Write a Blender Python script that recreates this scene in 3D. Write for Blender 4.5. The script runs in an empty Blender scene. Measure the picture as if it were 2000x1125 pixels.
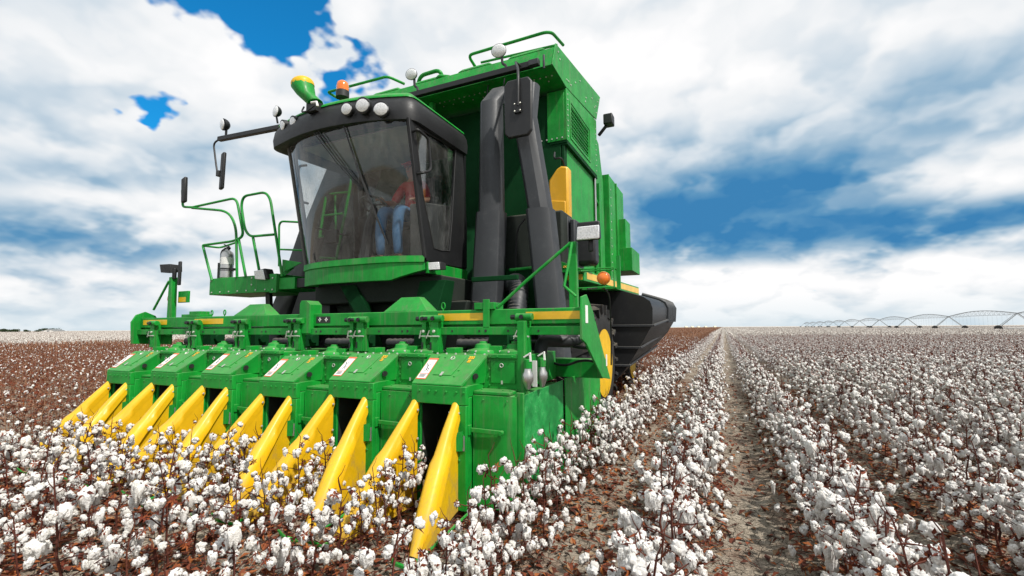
import bpy, bmesh, math, random
from mathutils import Vector, Matrix, noise
R = math.radians
scene = bpy.context.scene
C = scene.collection

# ------------------------------------------------------------------ camera
CAM_H = 1.5
yaw, pitch, roll = R(24.5), math.atan(78 / 900.0), R(-0.35)
fw = Vector((-math.sin(yaw) * math.cos(pitch), math.cos(yaw) * math.cos(pitch), math.sin(pitch)))
r0 = Vector((math.cos(yaw), math.sin(yaw), 0)); u0 = r0.cross(fw)
rt = r0 * math.cos(roll) + u0 * math.sin(roll); up = -r0 * math.sin(roll) + u0 * math.cos(roll)
cd = bpy.data.cameras.new('camera'); cam = bpy.data.objects.new('camera', cd); C.objects.link(cam)
cam.matrix_world = Matrix(((rt.x, up.x, -fw.x, 0), (rt.y, up.y, -fw.y, 0), (rt.z, up.z, -fw.z, CAM_H), (0, 0, 0, 1)))
cd.sensor_width = 36; cd.lens = 16.2; cd.clip_start = 0.05; cd.clip_end = 8000
scene.camera = cam

# ------------------------------------------------------------------ exposure
scene.view_settings.view_transform = 'Standard'; scene.view_settings.look = 'None'
scene.view_settings.exposure = 0.1; scene.view_settings.gamma = 1.0
scene.view_settings.use_curve_mapping = False
scene.cycles.max_bounces = 5; scene.cycles.diffuse_bounces = 2; scene.cycles.glossy_bounces = 2
scene.cycles.use_adaptive_sampling = True; scene.cycles.adaptive_threshold = 0.02
scene.cycles.transparent_max_bounces = 8; scene.cycles.caustics_reflective = False; scene.cycles.caustics_refractive = False

# ------------------------------------------------------------------ sun
SUN_EL, SUN_AZ = R(53), R(112)      # azimuth from +Y towards +X
sl = bpy.data.lights.new('sun', 'SUN'); sun = bpy.data.objects.new('sun', sl); C.objects.link(sun)
sdir = Vector((math.sin(SUN_AZ) * math.cos(SUN_EL), math.cos(SUN_AZ) * math.cos(SUN_EL), math.sin(SUN_EL)))
sun.rotation_euler = sdir.to_track_quat('Z', 'Y').to_euler(); sun.location = (0, 0, 30)
sl.energy = 4.3; sl.angle = R(1.5); sl.color = (1.0, 0.955, 0.89)

# ------------------------------------------------------------------ sky
class NT:
    def __init__(s, tree): s.t = tree
    def n(s, typ, **kw):
        nd = s.t.nodes.new(typ)
        for k, v in kw.items(): setattr(nd, k, v)
        return nd
    def put(s, sock, v):
        if hasattr(v, 'is_output'): s.t.links.new(v, sock)
        elif v is not None: sock.default_value = v
    def math(s, op, a, b=None, c=None, clamp=False):
        nd = s.n('ShaderNodeMath', operation=op, use_clamp=clamp)
        for i, v in enumerate((a, b, c)): s.put(nd.inputs[i], v)
        return nd.outputs[0]
    def vm(s, op, a, b=None, scale=None):
        nd = s.n('ShaderNodeVectorMath', operation=op)
        s.put(nd.inputs[0], a)
        if b is not None: s.put(nd.inputs[1], b)
        if scale is not None: s.put(nd.inputs['Scale'], scale)
        return nd.outputs[0]
    def noise(s, vec, scale, detail=6, rough=.55, lac=2.0, dist=0.0, dim='3D'):
        nd = s.n('ShaderNodeTexNoise', noise_dimensions=dim); s.put(nd.inputs['Vector'], vec)
        nd.inputs['Scale'].default_value = scale; nd.inputs['Detail'].default_value = detail
        nd.inputs['Roughness'].default_value = rough; nd.inputs['Lacunarity'].default_value = lac
        nd.inputs['Distortion'].default_value = dist
        return nd.outputs['Fac']
    def step(s, v, a, b, lo=0.0, hi=1.0):
        nd = s.n('ShaderNodeMapRange', interpolation_type='SMOOTHSTEP')
        s.put(nd.inputs['Value'], v)
        nd.inputs['From Min'].default_value = a; nd.inputs['From Max'].default_value = b
        nd.inputs['To Min'].default_value = lo; nd.inputs['To Max'].default_value = hi
        return nd.outputs[0]
    def ramp(s, v, stops, interp='LINEAR'):
        nd = s.n('ShaderNodeValToRGB'); s.put(nd.inputs[0], v); cr = nd.color_ramp; cr.interpolation = interp
        while len(cr.elements) < len(stops): cr.elements.new(0.5)
        for e, (p, c) in zip(cr.elements, stops): e.position = p; e.color = (*c, 1)
        return nd.outputs[0]
    def mix(s, f, a, b, blend='MIX'):
        nd = s.n('ShaderNodeMix', data_type='RGBA', blend_type=blend)
        s.put(nd.inputs[0], f)
        s.put(nd.inputs[6], (*a, 1) if isinstance(a, tuple) else a)
        s.put(nd.inputs[7], (*b, 1) if isinstance(b, tuple) else b)
        return nd.outputs[2]

world = bpy.data.worlds.new('World'); scene.world = world; world.use_nodes = True
world.cycles.sampling_method = 'MANUAL'; world.cycles.sample_map_resolution = 512
wt = world.node_tree; wt.nodes.clear(); W = NT(wt)
tc = W.n('ShaderNodeTexCoord').outputs['Generated']
sx = W.n('ShaderNodeSeparateXYZ'); wt.links.new(tc, sx.inputs[0]); dx, dy, dz = sx.outputs
az = W.math('MULTIPLY', W.math('ARCTAN2', dx, dy), 180 / math.pi)      # degrees from +Y towards +X
el = W.math('MULTIPLY', W.math('ARCSINE', dz), 180 / math.pi)
inv = W.math('DIVIDE', 1.0, W.math('ADD', W.math('MAXIMUM', dz, 0.0), 0.42))
cx = W.n('ShaderNodeCombineXYZ'); W.put(cx.inputs[0], W.math('MULTIPLY', dx, inv)); W.put(cx.inputs[1], W.math('MULTIPLY', dy, inv)); W.put(cx.inputs[2], W.math('MULTIPLY', dz, 1.2))
plane = cx.outputs[0]                                                     # the cloud deck seen in perspective
def shift(v, o): return W.vm('ADD', v, o)
wob = W.n('ShaderNodeTexNoise', noise_dimensions='2D'); wt.links.new(W.vm('ADD', plane, (7.3, 2.1, 0)), wob.inputs['Vector']); wob.inputs['Scale'].default_value = 3.2; wob.inputs['Detail'].default_value = 4; wob.inputs['Roughness'].default_value = .6
base2 = W.n('ShaderNodeCombineXYZ'); W.put(base2.inputs[0], az); W.put(base2.inputs[1], el)
def warped(ka, ke):
    nd = W.n('ShaderNodeVectorMath', operation='MULTIPLY_ADD'); W.put(nd.inputs[0], W.vm('SUBTRACT', wob.outputs['Color'], (.5, .5, .5))); nd.inputs[1].default_value = (ka, ke, 0); W.put(nd.inputs[2], base2.outputs[0]); return nd.outputs[0]
PW, PS = warped(26, 15), warped(12, 6)
def blobs(lst, soft=True, start=0.0):
    """soft elliptical patches in degrees of azimuth and elevation: where the cloud is thick, thin, bright or dark"""
    out = start
    for (a, e, wa, we, amp) in lst:
        nd = W.n('ShaderNodeVectorMath', operation='MULTIPLY_ADD'); W.put(nd.inputs[0], PS if soft else PW); nd.inputs[1].default_value = (1 / wa, 1 / we, 0); nd.inputs[2].default_value = (-a / wa, -e / we, 0)
        dt = W.n('ShaderNodeVectorMath', operation='DOT_PRODUCT'); W.put(dt.inputs[0], nd.outputs[0]); W.put(dt.inputs[1], nd.outputs[0])
        out = W.math('MULTIPLY_ADD', W.math('POWER', 0.3679, dt.outputs['Value']), amp, out)
    return out
def puff(v, sc, det):                                                    # rounded heaps: smooth cells over a drifting noise
    nd = W.n('ShaderNodeTexVoronoi'); nd.voronoi_dimensions = '2D'; nd.feature = 'F1'; W.put(nd.inputs['Vector'], v); nd.inputs['Scale'].default_value = sc; nd.inputs['Detail'].default_value = det; nd.inputs['Roughness'].default_value = .5;
    return nd.outputs['Distance']
warp = W.vm('ADD', plane, W.vm('SCALE', wob.outputs['Color'], scale=0.30))
up_ = W.vm('ADD', W.vm('SCALE', warp, scale=0.95), (0, 0, .03))
n_big = W.math('SUBTRACT', W.noise(warp, 1.3, 4, .5, dim='2D'), W.math('MULTIPLY', W.math('SUBTRACT', puff(warp, 4.6, 1.0), .35), .36))
n_up = W.math('SUBTRACT', W.noise(up_, 1.3, 4, .5, dim='2D'), W.math('MULTIPLY', W.math('SUBTRACT', puff(up_, 4.6, 1.0), .35), .36))
n_fine = W.noise(plane, 9.0, 4, .6, dim='2D')
n_soft = W.noise(W.vm('ADD', plane, (3.1, 5.7, 0)), 1.1, 2, .5, dim='2D')
COVER = blobs([(-60, 34, 12, 7.5, -.48), (-50, 31, 7, 9, -.48), (-61, 23, 3.5, 2.2, -.34), (-72, 24, 5, 6, .15), (-40, 22, 8, 5, .1), (-54, 24.5, 7, 3, .12), (10, 25, 25, 8, .15), (3, 13, 25, 7, .3), (-66, 12, 12, 8, .2)], False, 0.27)
LIGHT = blobs([(6, 13.2, 20, 5.6, -.60), (-4, 11.5, 9, 5.5, -.34), (21, 9.0, 9, 1.8, -.50), (20, 14.2, 5.5, 2.3, .44), (15, 4.3, 16, 2.4, .38), (-2, 3, 9, 2.5, .30), (21, 20, 7, 3, -.18), (-58, 17.5, 9, 2.6, -.26), (-70, 8.3, 16, 1.4, -.34), (-69, 14, 4, 1.3, -.2), (-64, 11.2, 10, 1.5, .2), (-56, 26, 9, 4, .2), (-70, 24, 8, 5, .05), (-20, 32, 25, 7, .15), (5, 28, 16, 6, .06), (0, 20, 20, 3, -.06), (-30, 10, 20, 5, .15)])

sky = W.n('ShaderNodeTexSky'); sky.sky_type = 'NISHITA'; sky.sun_disc = False
sky.sun_elevation = SUN_EL; sky.sun_rotation = SUN_AZ; sky.altitude = 200
blue = W.mix(1.0, sky.outputs[0], (0.10, 1.22, 1.78), 'MULTIPLY')
d = W.math('ADD', W.math('ADD', W.math('MULTIPLY', n_big, 0.55), W.math('MULTIPLY', n_fine, 0.25)), COVER)
cover = W.step(d, 0.30, 0.40)
relief = W.math('MULTIPLY', W.math('SUBTRACT', n_big, n_up), 0.85)
lum = W.math('ADD', W.math('ADD', W.math('ADD', 0.67, relief), W.math('MULTIPLY', W.math('SUBTRACT', n_soft, .5), 0.45)), LIGHT)
lum = W.math('ADD', lum, W.math('MULTIPLY', W.math('SUBTRACT', n_fine, .5), 0.06), clamp=True)
ccol = W.ramp(lum, [(0.0, (0.45, 2.1, 4.4)), (0.16, (1.1, 2.9, 4.9)), (0.36, (3.0, 4.5, 5.9)), (0.54, (5.6, 6.5, 7.3)), (0.74, (8.2, 8.4, 8.6)), (0.92, (9.6, 9.5, 9.5))])
deck = W.mix(cover, blue, ccol)
haze_f = W.step(el, -1.0, 4.5, 0.7, 0.0)
deck = W.mix(haze_f, deck, (6.3, 7.4, 8.0))
bg = W.n('ShaderNodeBackground'); wt.links.new(deck, bg.inputs[0]); bg.inputs[1].default_value = 0.1
wo = W.n('ShaderNodeOutputWorld'); wt.links.new(bg.outputs[0], wo.inputs[0])

# ------------------------------------------------------------------ helpers
def tag(o, label=None, cat=None, group=None, kind=None):
    if label: o['label'] = label
    if cat: o['category'] = cat
    if group: o['group'] = group
    if kind: o['kind'] = kind
    return o
def empty(name, loc):
    o = bpy.data.objects.new(name, None); o.location = loc; o.empty_display_size = 0.2; C.objects.link(o); return o
def wpos(q):
    w = Vector(q.location)
    if q.parent is not None: w += q.matrix_parent_inverse.translation + wpos(q.parent)
    return w

class MB:
    """collects polygons; build() links them as one mesh object"""
    def __init__(s): s.v = []; s.f = []; s.mi = []; s.cur = 0
    def add(s, vs, fs):
        b = len(s.v); s.v += [tuple(p) for p in vs]
        for q in fs: s.f.append(tuple(b + i for i in q)); s.mi.append(s.cur)
        return s
    def mat(s, i): s.cur = i; return s
    def hexa(s, p):
        return s.add(p, [(3, 2, 1, 0), (4, 5, 6, 7), (0, 1, 5, 4), (1, 2, 6, 5), (2, 3, 7, 6), (3, 0, 4, 7)])
    def box(s, x0, x1, y0, y1, z0, z1):
        return s.hexa([(x0, y0, z0), (x1, y0, z0), (x1, y1, z0), (x0, y1, z0), (x0, y0, z1), (x1, y0, z1), (x1, y1, z1), (x0, y1, z1)])
    def prism(s, poly, axis, a, b):
        def pt(p, w): return {'x': (w, p[0], p[1]), 'y': (p[0], w, p[1]), 'z': (p[0], p[1], w)}[axis]
        n = len(poly); vs = [pt(p, a) for p in poly] + [pt(p, b) for p in poly]
        return s.add(vs, [tuple(range(n - 1, -1, -1)), tuple(range(n, 2 * n))] + [(i, (i + 1) % n, n + (i + 1) % n, n + i) for i in range(n)])
    def plate(s, pts, nrm, th):
        nv = Vector(nrm).normalized() * th; n = len(pts)
        vs = [Vector(p) for p in pts] + [Vector(p) + nv for p in pts]
        return s.add(vs, [tuple(range(n - 1, -1, -1)), tuple(range(n, 2 * n))] + [(i, (i + 1) % n, n + (i + 1) % n, n + i) for i in range(n)])
    def tube(s, pts, r, n=8, closed=False):
        P = [Vector(p) for p in pts]; k = len(P); rs = r if isinstance(r, (list, tuple)) else [r] * k
        rings = []; prev = None
        for i, p in enumerate(P):
            if closed: t = P[(i + 1) % k] - P[i - 1]
            else: t = (P[min(i + 1, k - 1)] - P[max(i - 1, 0)])
            t.normalize()
            if prev is None:
                a = Vector((0, 0, 1)) if abs(t.z) < .9 else Vector((1, 0, 0)); x = a.cross(t).normalized()
            else: x = (prev - t * prev.dot(t)).normalized()
            prev = x; y = t.cross(x)
            rings.append([p + (x * math.cos(2 * math.pi * j / n) + y * math.sin(2 * math.pi * j / n)) * rs[i] for j in range(n)])
        vs = [q for g in rings for q in g]; fs = []
        for i in range(k if closed else k - 1):
            i2 = (i + 1) % k
            for j in range(n): fs.append((i * n + j, i * n + (j + 1) % n, i2 * n + (j + 1) % n, i2 * n + j))
        if not closed: fs += [tuple(range(n - 1, -1, -1)), tuple((k - 1) * n + j for j in range(n))]
        return s.add(vs, fs)
    def cyl(s, p0, p1, r, n=12): return s.tube([p0, p1], r, n)
    def bar(s, p0, p1, w, h, upv=(0, 0, 1)):
        a, b = Vector(p0), Vector(p1); t = (b - a).normalized(); u = Vector(upv)
        x = t.cross(u).normalized(); y = x.cross(t).normalized(); x *= w / 2; y *= h / 2
        return s.hexa([a - x - y, a + x - y, a + x + y, a - x + y, b - x - y, b + x - y, b + x + y, b - x + y])
    def lathe(s, prof, c, ax=(0, 0, 1), n=16, sc=(1, 1)):
        a = Vector(ax).normalized(); q = Vector((0, 0, 1)) if abs(a.z) < .9 else Vector((0, 1, 0))
        x = q.cross(a).normalized() ; y = a.cross(x); c = Vector(c); vs = []; fs = []; k = len(prof)
        for (r, h) in prof:
            for j in range(n):
                t = 2 * math.pi * j / n; vs.append(c + a * h + x * (math.cos(t) * r * sc[0]) + y * (math.sin(t) * r * sc[1]))
        for i in range(k - 1):
            for j in range(n): fs.append((i * n + j, i * n + (j + 1) % n, (i + 1) * n + (j + 1) % n, (i + 1) * n + j))
        fs += [tuple(range(n - 1, -1, -1)), tuple((k - 1) * n + j for j in range(n))]
        return s.add(vs, fs)
    def dome(s, c, r, h, ax=(0, 0, 1), n=16, sc=(1, 1), base=0.0, k=5):
        pr = [(r, -base)] if base else []
        pr += [(r * math.cos(i / k * math.pi / 2 * .97), h * math.sin(i / k * math.pi / 2 * .97)) for i in range(k + 1)]
        return s.lathe(pr, c, ax, n, sc)
    def bolt(s, c, nrm, r=.011, h=.009): return s.lathe([(r, -.002), (r, h * .7), (r * .6, h)], c, nrm, 6)
    def grid(s, rows, closed=False):
        m = len(rows[0]); vs = [p for g in rows for p in g]; fs = []
        for i in range(len(rows) - 1):
            for j in range(m if closed else m - 1):
                j2 = (j + 1) % m; fs.append((i * m + j, i * m + j2, (i + 1) * m + j2, (i + 1) * m + j))
        return s.add(vs, fs)
    def mesh(s, name, mats, angle=35, recalc=True):
        me = bpy.data.meshes.new(name); me.from_pydata(s.v, [], s.f)
        for m in (mats if isinstance(mats, (list, tuple)) else [mats]): me.materials.append(m)
        me.polygons.foreach_set('material_index', s.mi)
        if recalc:
            bm = bmesh.new(); bm.from_mesh(me); bmesh.ops.recalc_face_normals(bm, faces=bm.faces); bm.to_mesh(me); bm.free()
        me.polygons.foreach_set('use_smooth', [True] * len(me.polygons)); me.set_sharp_from_angle(angle=R(angle)); me.update()
        return me
    def build(s, name, mats, parent=None, bevel=0.0, angle=35, loc=None, local=False, recalc=True):
        o = bpy.data.objects.new(name, s.mesh(name, mats, angle, recalc)); C.objects.link(o)
        if parent is not None:
            o.parent = parent
            if not local:
                o.matrix_parent_inverse = Matrix.Translation(-wpos(parent))
        if loc is not None: o.location = loc
        if bevel:
            b = o.modifiers.new('bevel', 'BEVEL'); b.width = bevel; b.segments = 2; b.limit_method = 'ANGLE'; b.angle_limit = R(40); b.use_clamp_overlap = True
        return o
def arc(p, n=6):
    """round the corners of a polyline: p = [(point, radius), ...]"""
    out = []
    for i, (q, r) in enumerate(p):
        q = Vector(q)
        if i in (0, len(p) - 1) or r <= 0: out.append(q); continue
        a = Vector(p[i - 1][0]) - q; b = Vector(p[i + 1][0]) - q
        la, lb = min(r, a.length * .48), min(r, b.length * .48); A = q + a.normalized() * la; B = q + b.normalized() * lb
        for k in range(n + 1):
            t = k / n; out.append(A * (1 - t) ** 2 + q * 2 * t * (1 - t) + B * t * t)
    return out

# ------------------------------------------------------------------ materials
def newmat(name):
    m = bpy.data.materials.new(name); m.use_nodes = True; t = m.node_tree; t.nodes.clear(); N = NT(t)
    b = N.n('ShaderNodeBsdfPrincipled'); o = N.n('ShaderNodeOutputMaterial'); t.links.new(b.outputs[0], o.inputs[0]); return m, N, b
def paint(name, col, rough=.38, dirt=(.20, .15, .10), amt=.3, coat=.25, metal=0.0, scale=3.0, bump=.02, vary=.12, spec=.5, streak=0.0, wear=None):
    m, N, b = newmat(name); t = N.t
    co = N.n('ShaderNodeTexCoord').outputs['Object']
    n1 = N.noise(co, scale, 4, .65); n2 = N.noise(co, scale * 9, 3, .7); n3 = N.noise(co, 90, 1, .6)
    c = N.mix(N.step(n1, .35, .7), tuple(x * (1 - vary) for x in col), tuple(min(1, x * (1 + vary)) for x in col))
    f = N.math('MULTIPLY', N.step(N.math('MULTIPLY', n1, n2), .27, .46), amt)
    c = N.mix(f, c, dirt)
    if amt >= .3:                                # field dust settled on whatever faces up
        gn = N.n('ShaderNodeNewGeometry').outputs['Normal']; sp = N.n('ShaderNodeSeparateXYZ'); t.links.new(gn, sp.inputs[0])
        c = N.mix(N.math('MULTIPLY', N.step(sp.outputs[2], .35, 1.0), N.math('MULTIPLY', n2, .42)), c, (.30, .26, .19))
    if streak:                                   # rain and dust runs down the panels
        mp = N.n('ShaderNodeMapping'); mp.inputs['Scale'].default_value = (9, 9, .7); t.links.new(co, mp.inputs[0])
        c = N.mix(N.math('MULTIPLY', N.step(N.noise(mp.outputs[0], 2.0, 3, .6), .48, .72), streak), c, (.13, .17, .09))
    if wear:                                     # rubbed and stained towards the tip that ploughs through the crop
        s3 = N.n('ShaderNodeSeparateXYZ'); t.links.new(co, s3.inputs[0])
        mp = N.n('ShaderNodeMapping'); mp.inputs['Scale'].default_value = (14, 3, 3); t.links.new(co, mp.inputs[0]); ns = N.noise(mp.outputs[0], 2.5, 4, .7)
        c = N.mix(N.math('MULTIPLY', N.step(N.math('SUBTRACT', ns, N.math('MULTIPLY', s3.outputs[2], .45)), .34, .60), .55), c, wear)
    N.put(b.inputs['Base Color'], c)
    N.put(b.inputs['Roughness'], N.math('ADD', N.math('MULTIPLY', n2, .3), rough - .13, clamp=True))
    b.inputs['Metallic'].default_value = metal; b.inputs['Coat Weight'].default_value = coat; b.inputs['Coat Roughness'].default_value = .18
    b.inputs['Specular IOR Level'].default_value = spec
    if bump:
        bp = N.n('ShaderNodeBump'); bp.inputs['Strength'].default_value = bump * 4; bp.inputs['Distance'].default_value = .004
        N.put(bp.inputs['Height'], N.math('ADD', N.math('MULTIPLY', N.noise(co, scale, 1, .5), 2.0), n3)); t.links.new(bp.outputs[0], b.inputs['Normal'])
    return m
M = {}
M['green'] = paint('green_paint', (.006, .275, .030), .5, (.05, .17, .05), .42, coat=.05, spec=.3, streak=.42, vary=.2)
M['shade_green'] = paint('shaded_green_paint', (.003, .045, .012), .7, (.015, .03, .014), .29, coat=0, spec=.12)  # green darkened to put the basket front's shade into the colour
M['yellow'] = paint('yellow_plastic', (.78, .46, .006), .48, (.50, .28, .04), .4, coat=.08, scale=2.2, spec=.35, wear=(.40, .27, .10))
M['scuffed'] = paint('scuffed_green_paint', (.010, .25, .05), .5, (.10, .38, .14), .95, coat=.05, spec=.3, scale=5, vary=.3)
M['decal'] = paint('yellow_decal', (.80, .47, .015), .45, (.4, .3, .1), .2, bump=0)
M['tank'] = paint('amber_plastic_tank', (.80, .42, .01), .45, (.4, .25, .06), .3)
M['black'] = paint('black_plastic', (.009, .0095, .0105), .5, (.05, .047, .043), .28, coat=.0)
M['duct'] = paint('charcoal_duct_plastic', (.028, .031, .035), .5, (.085, .085, .085), .4, coat=.0)
M['rubber'] = paint('tyre_rubber', (.022, .022, .022), .75, (.13, .10, .07), .7, coat=0, bump=.05, spec=.3)
M['metal'] = paint('bare_steel', (.55, .54, .52), .35, (.3, .25, .2), .4, coat=0, metal=.9)
M['bolt'] = paint('zinc_bolt', (.62, .62, .56), .38, (.3, .25, .2), .3, coat=0, metal=.55)
M['white'] = paint('white_decal', (.80, .79, .76), .5, (.5, .45, .4), .15, coat=0, bump=0)
M['red'] = paint('orange_red_decal', (.72, .16, .07), .5, (.5, .3, .2), .1, coat=0, bump=0)
M['ink'] = paint('black_ink', (.02, .02, .02), .5, amt=.05, coat=0, bump=0)
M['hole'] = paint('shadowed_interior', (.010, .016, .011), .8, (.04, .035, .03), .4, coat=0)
M['seat'] = paint('grey_upholstery', (.09, .088, .085), .85, (.2, .18, .16), .3, coat=0, scale=8)
M['trim'] = paint('cab_trim_plastic', (.10, .098, .094), .75, (.25, .23, .2), .3, coat=0)
M['headliner'] = paint('headliner_fabric', (.40, .40, .385), .9, (.3, .28, .25), .3, coat=0)
M['amber'] = paint('amber_lens', (.85, .19, .012), .18, amt=.05, coat=.6, bump=0)
M['galv'] = paint('galvanised_steel', (.32, .34, .35), .5, (.25, .22, .18), .3, coat=0, metal=.5)
M['mirror'] = paint('mirror_glass', (.75, .77, .78), .14, amt=.05, coat=0, metal=1.0, bump=0)
def floor_mat():
    m, N, b = newmat('speckled_cab_mat'); co = N.n('ShaderNodeTexCoord').outputs['Object']
    n = N.noise(co, 85, 3, .7); N.put(b.inputs['Base Color'], N.ramp(n, [(.42, (.05, .045, .04)), (.5, (.14, .13, .12)), (.6, (.36, .34, .32))])); b.inputs['Roughness'].default_value = .9
    return m
M['mat'] = floor_mat()
def lens_mat():
    m, N, b = newmat('lamp_lens'); co = N.n('ShaderNodeTexCoord').outputs['Object']
    v = N.n('ShaderNodeTexVoronoi'); N.put(v.inputs['Vector'], co); v.inputs['Scale'].default_value = 55
    N.put(b.inputs['Base Color'], N.ramp(v.outputs['Distance'], [(0, (.62, .63, .64)), (.7, (.86, .86, .86))]))
    b.inputs['Roughness'].default_value = .16; b.inputs['Coat Weight'].default_value = .6; b.inputs['Metallic'].default_value = .15
    bp = N.n('ShaderNodeBump'); bp.inputs['Strength'].default_value = .3; bp.inputs['Distance'].default_value = .004
    N.put(bp.inputs['Height'], v.outputs['Distance']); N.t.links.new(bp.outputs[0], b.inputs['Normal']); return m
M['lens'] = lens_mat()
def glass_mat():
    m = bpy.data.materials.new('tinted_cab_glass'); m.use_nodes = True; t = m.node_tree; t.nodes.clear(); N = NT(t)
    co = N.n('ShaderNodeTexCoord').outputs['Object']
    st = N.n('ShaderNodeMapping'); st.inputs['Scale'].default_value = (1.4, 1.4, .6); t.links.new(co, st.inputs[0])
    n1 = N.noise(st.outputs[0], 2.5, 7, .65); n2 = N.noise(co, 40, 4, .7)
    tr = N.n('ShaderNodeBsdfTransparent'); tr.inputs[0].default_value = (.80, .82, .82, 1)
    gl = N.n('ShaderNodeBsdfGlossy'); gl.inputs['Color'].default_value = (.9, .92, .93, 1); gl.inputs['Roughness'].default_value = .04
    du = N.n('ShaderNodeBsdfDiffuse'); du.inputs[0].default_value = (.42, .42, .41, 1)
    lw = N.n('ShaderNodeLayerWeight'); lw.inputs[0].default_value = .5; fr = N.math('MULTIPLY_ADD', N.math('POWER', lw.outputs['Facing'], 4.0), .9, .07)
    m1 = N.n('ShaderNodeMixShader'); N.put(m1.inputs[0], N.math('MULTIPLY', N.step(N.math('MULTIPLY', n1, N.math('ADD', n2, .4)), .35, .85), .22))
    t.links.new(tr.outputs[0], m1.inputs[1]); t.links.new(du.outputs[0], m1.inputs[2])
    m2 = N.n('ShaderNodeMixShader'); N.put(m2.inputs[0], fr); t.links.new(m1.outputs[0], m2.inputs[1]); t.links.new(gl.outputs[0], m2.inputs[2])
    o = N.n('ShaderNodeOutputMaterial'); t.links.new(m2.outputs[0], o.inputs[0]); return m
M['glass'] = glass_mat()
def island_mat(name, stops, rough=.9, bump=0.0, bscale=60, sheen=0.0, transl=0.0, mixn=None):
    m, N, b = newmat(name); t = N.t
    rnd = N.n('ShaderNodeNewGeometry').outputs['Random Per Island']
    co = N.n('ShaderNodeTexCoord').outputs['Object']
    c = N.ramp(rnd, stops)
    nz = N.noise(co, bscale, 2, .65)
    c = N.mix(N.step(nz, .3, .7), c, N.mix(1.0, c, (.72, .70, .68), 'MULTIPLY'))
    N.put(b.inputs['Base Color'], c); b.inputs['Roughness'].default_value = rough; b.inputs['Specular IOR Level'].default_value = .25
    if sheen: b.inputs['Sheen Weight'].default_value = sheen
    if bump:
        bp = N.n('ShaderNodeBump'); bp.inputs['Strength'].default_value = bump; bp.inputs['Distance'].default_value = .01
        N.put(bp.inputs['Height'], nz); t.links.new(bp.outputs[0], b.inputs['Normal'])
    return m
M['lint'] = island_mat('cotton_lint', [(0, (.80, .775, .72)), (.5, (.87, .855, .82)), (1, (.90, .885, .86))], 1.0, .55, 130, sheen=.15)
M['bur'] = island_mat('dry_bur', [(0, (.055, .016, .011)), (.45, (.13, .028, .016)), (.8, (.23, .050, .018)), (1, (.34, .10, .025))], .8, .2, 80)
M['stem'] = island_mat('cotton_stalk', [(0, (.05, .017, .013)), (.5, (.105, .030, .020)), (1, (.16, .052, .032))], .8, .3, 60)
M['stub'] = island_mat('picked_stalk', [(0, (.15, .06, .035)), (.5, (.29, .135, .078)), (1, (.45, .27, .17))], .9, .3, 60)
M['litter'] = island_mat('dry_leaf_litter', [(0, (.06, .020, .013)), (.35, (.14, .038, .020)), (.65, (.23, .065, .028)), (.85, (.36, .12, .03)), (1, (.26, .19, .12))], .85, .2, 70)
M['farlint'] = island_mat('distant_lint', [(0, (.55, .51, .46)), (1, (.76, .73, .68))], 1.0, 0, 30)

# ================================================================== THE COTTON PICKER
ROW0, SP = -2.262, 0.973                       # first picked row (machine's side near the path) and row spacing
XC = -4.43                                     # machine centre line
picker = empty('cotton_picker', (XC, 7.0, 0))
tag(picker, 'large green six-row cotton picker with yellow snouts and black ducts harvesting the field', 'cotton picker')

def shifted(mb, dx=0, dy=-3.4, dz=0):
    mb.v = [(x + dx, y + dy, z + dz) for (x, y, z) in mb.v]; return mb

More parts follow.
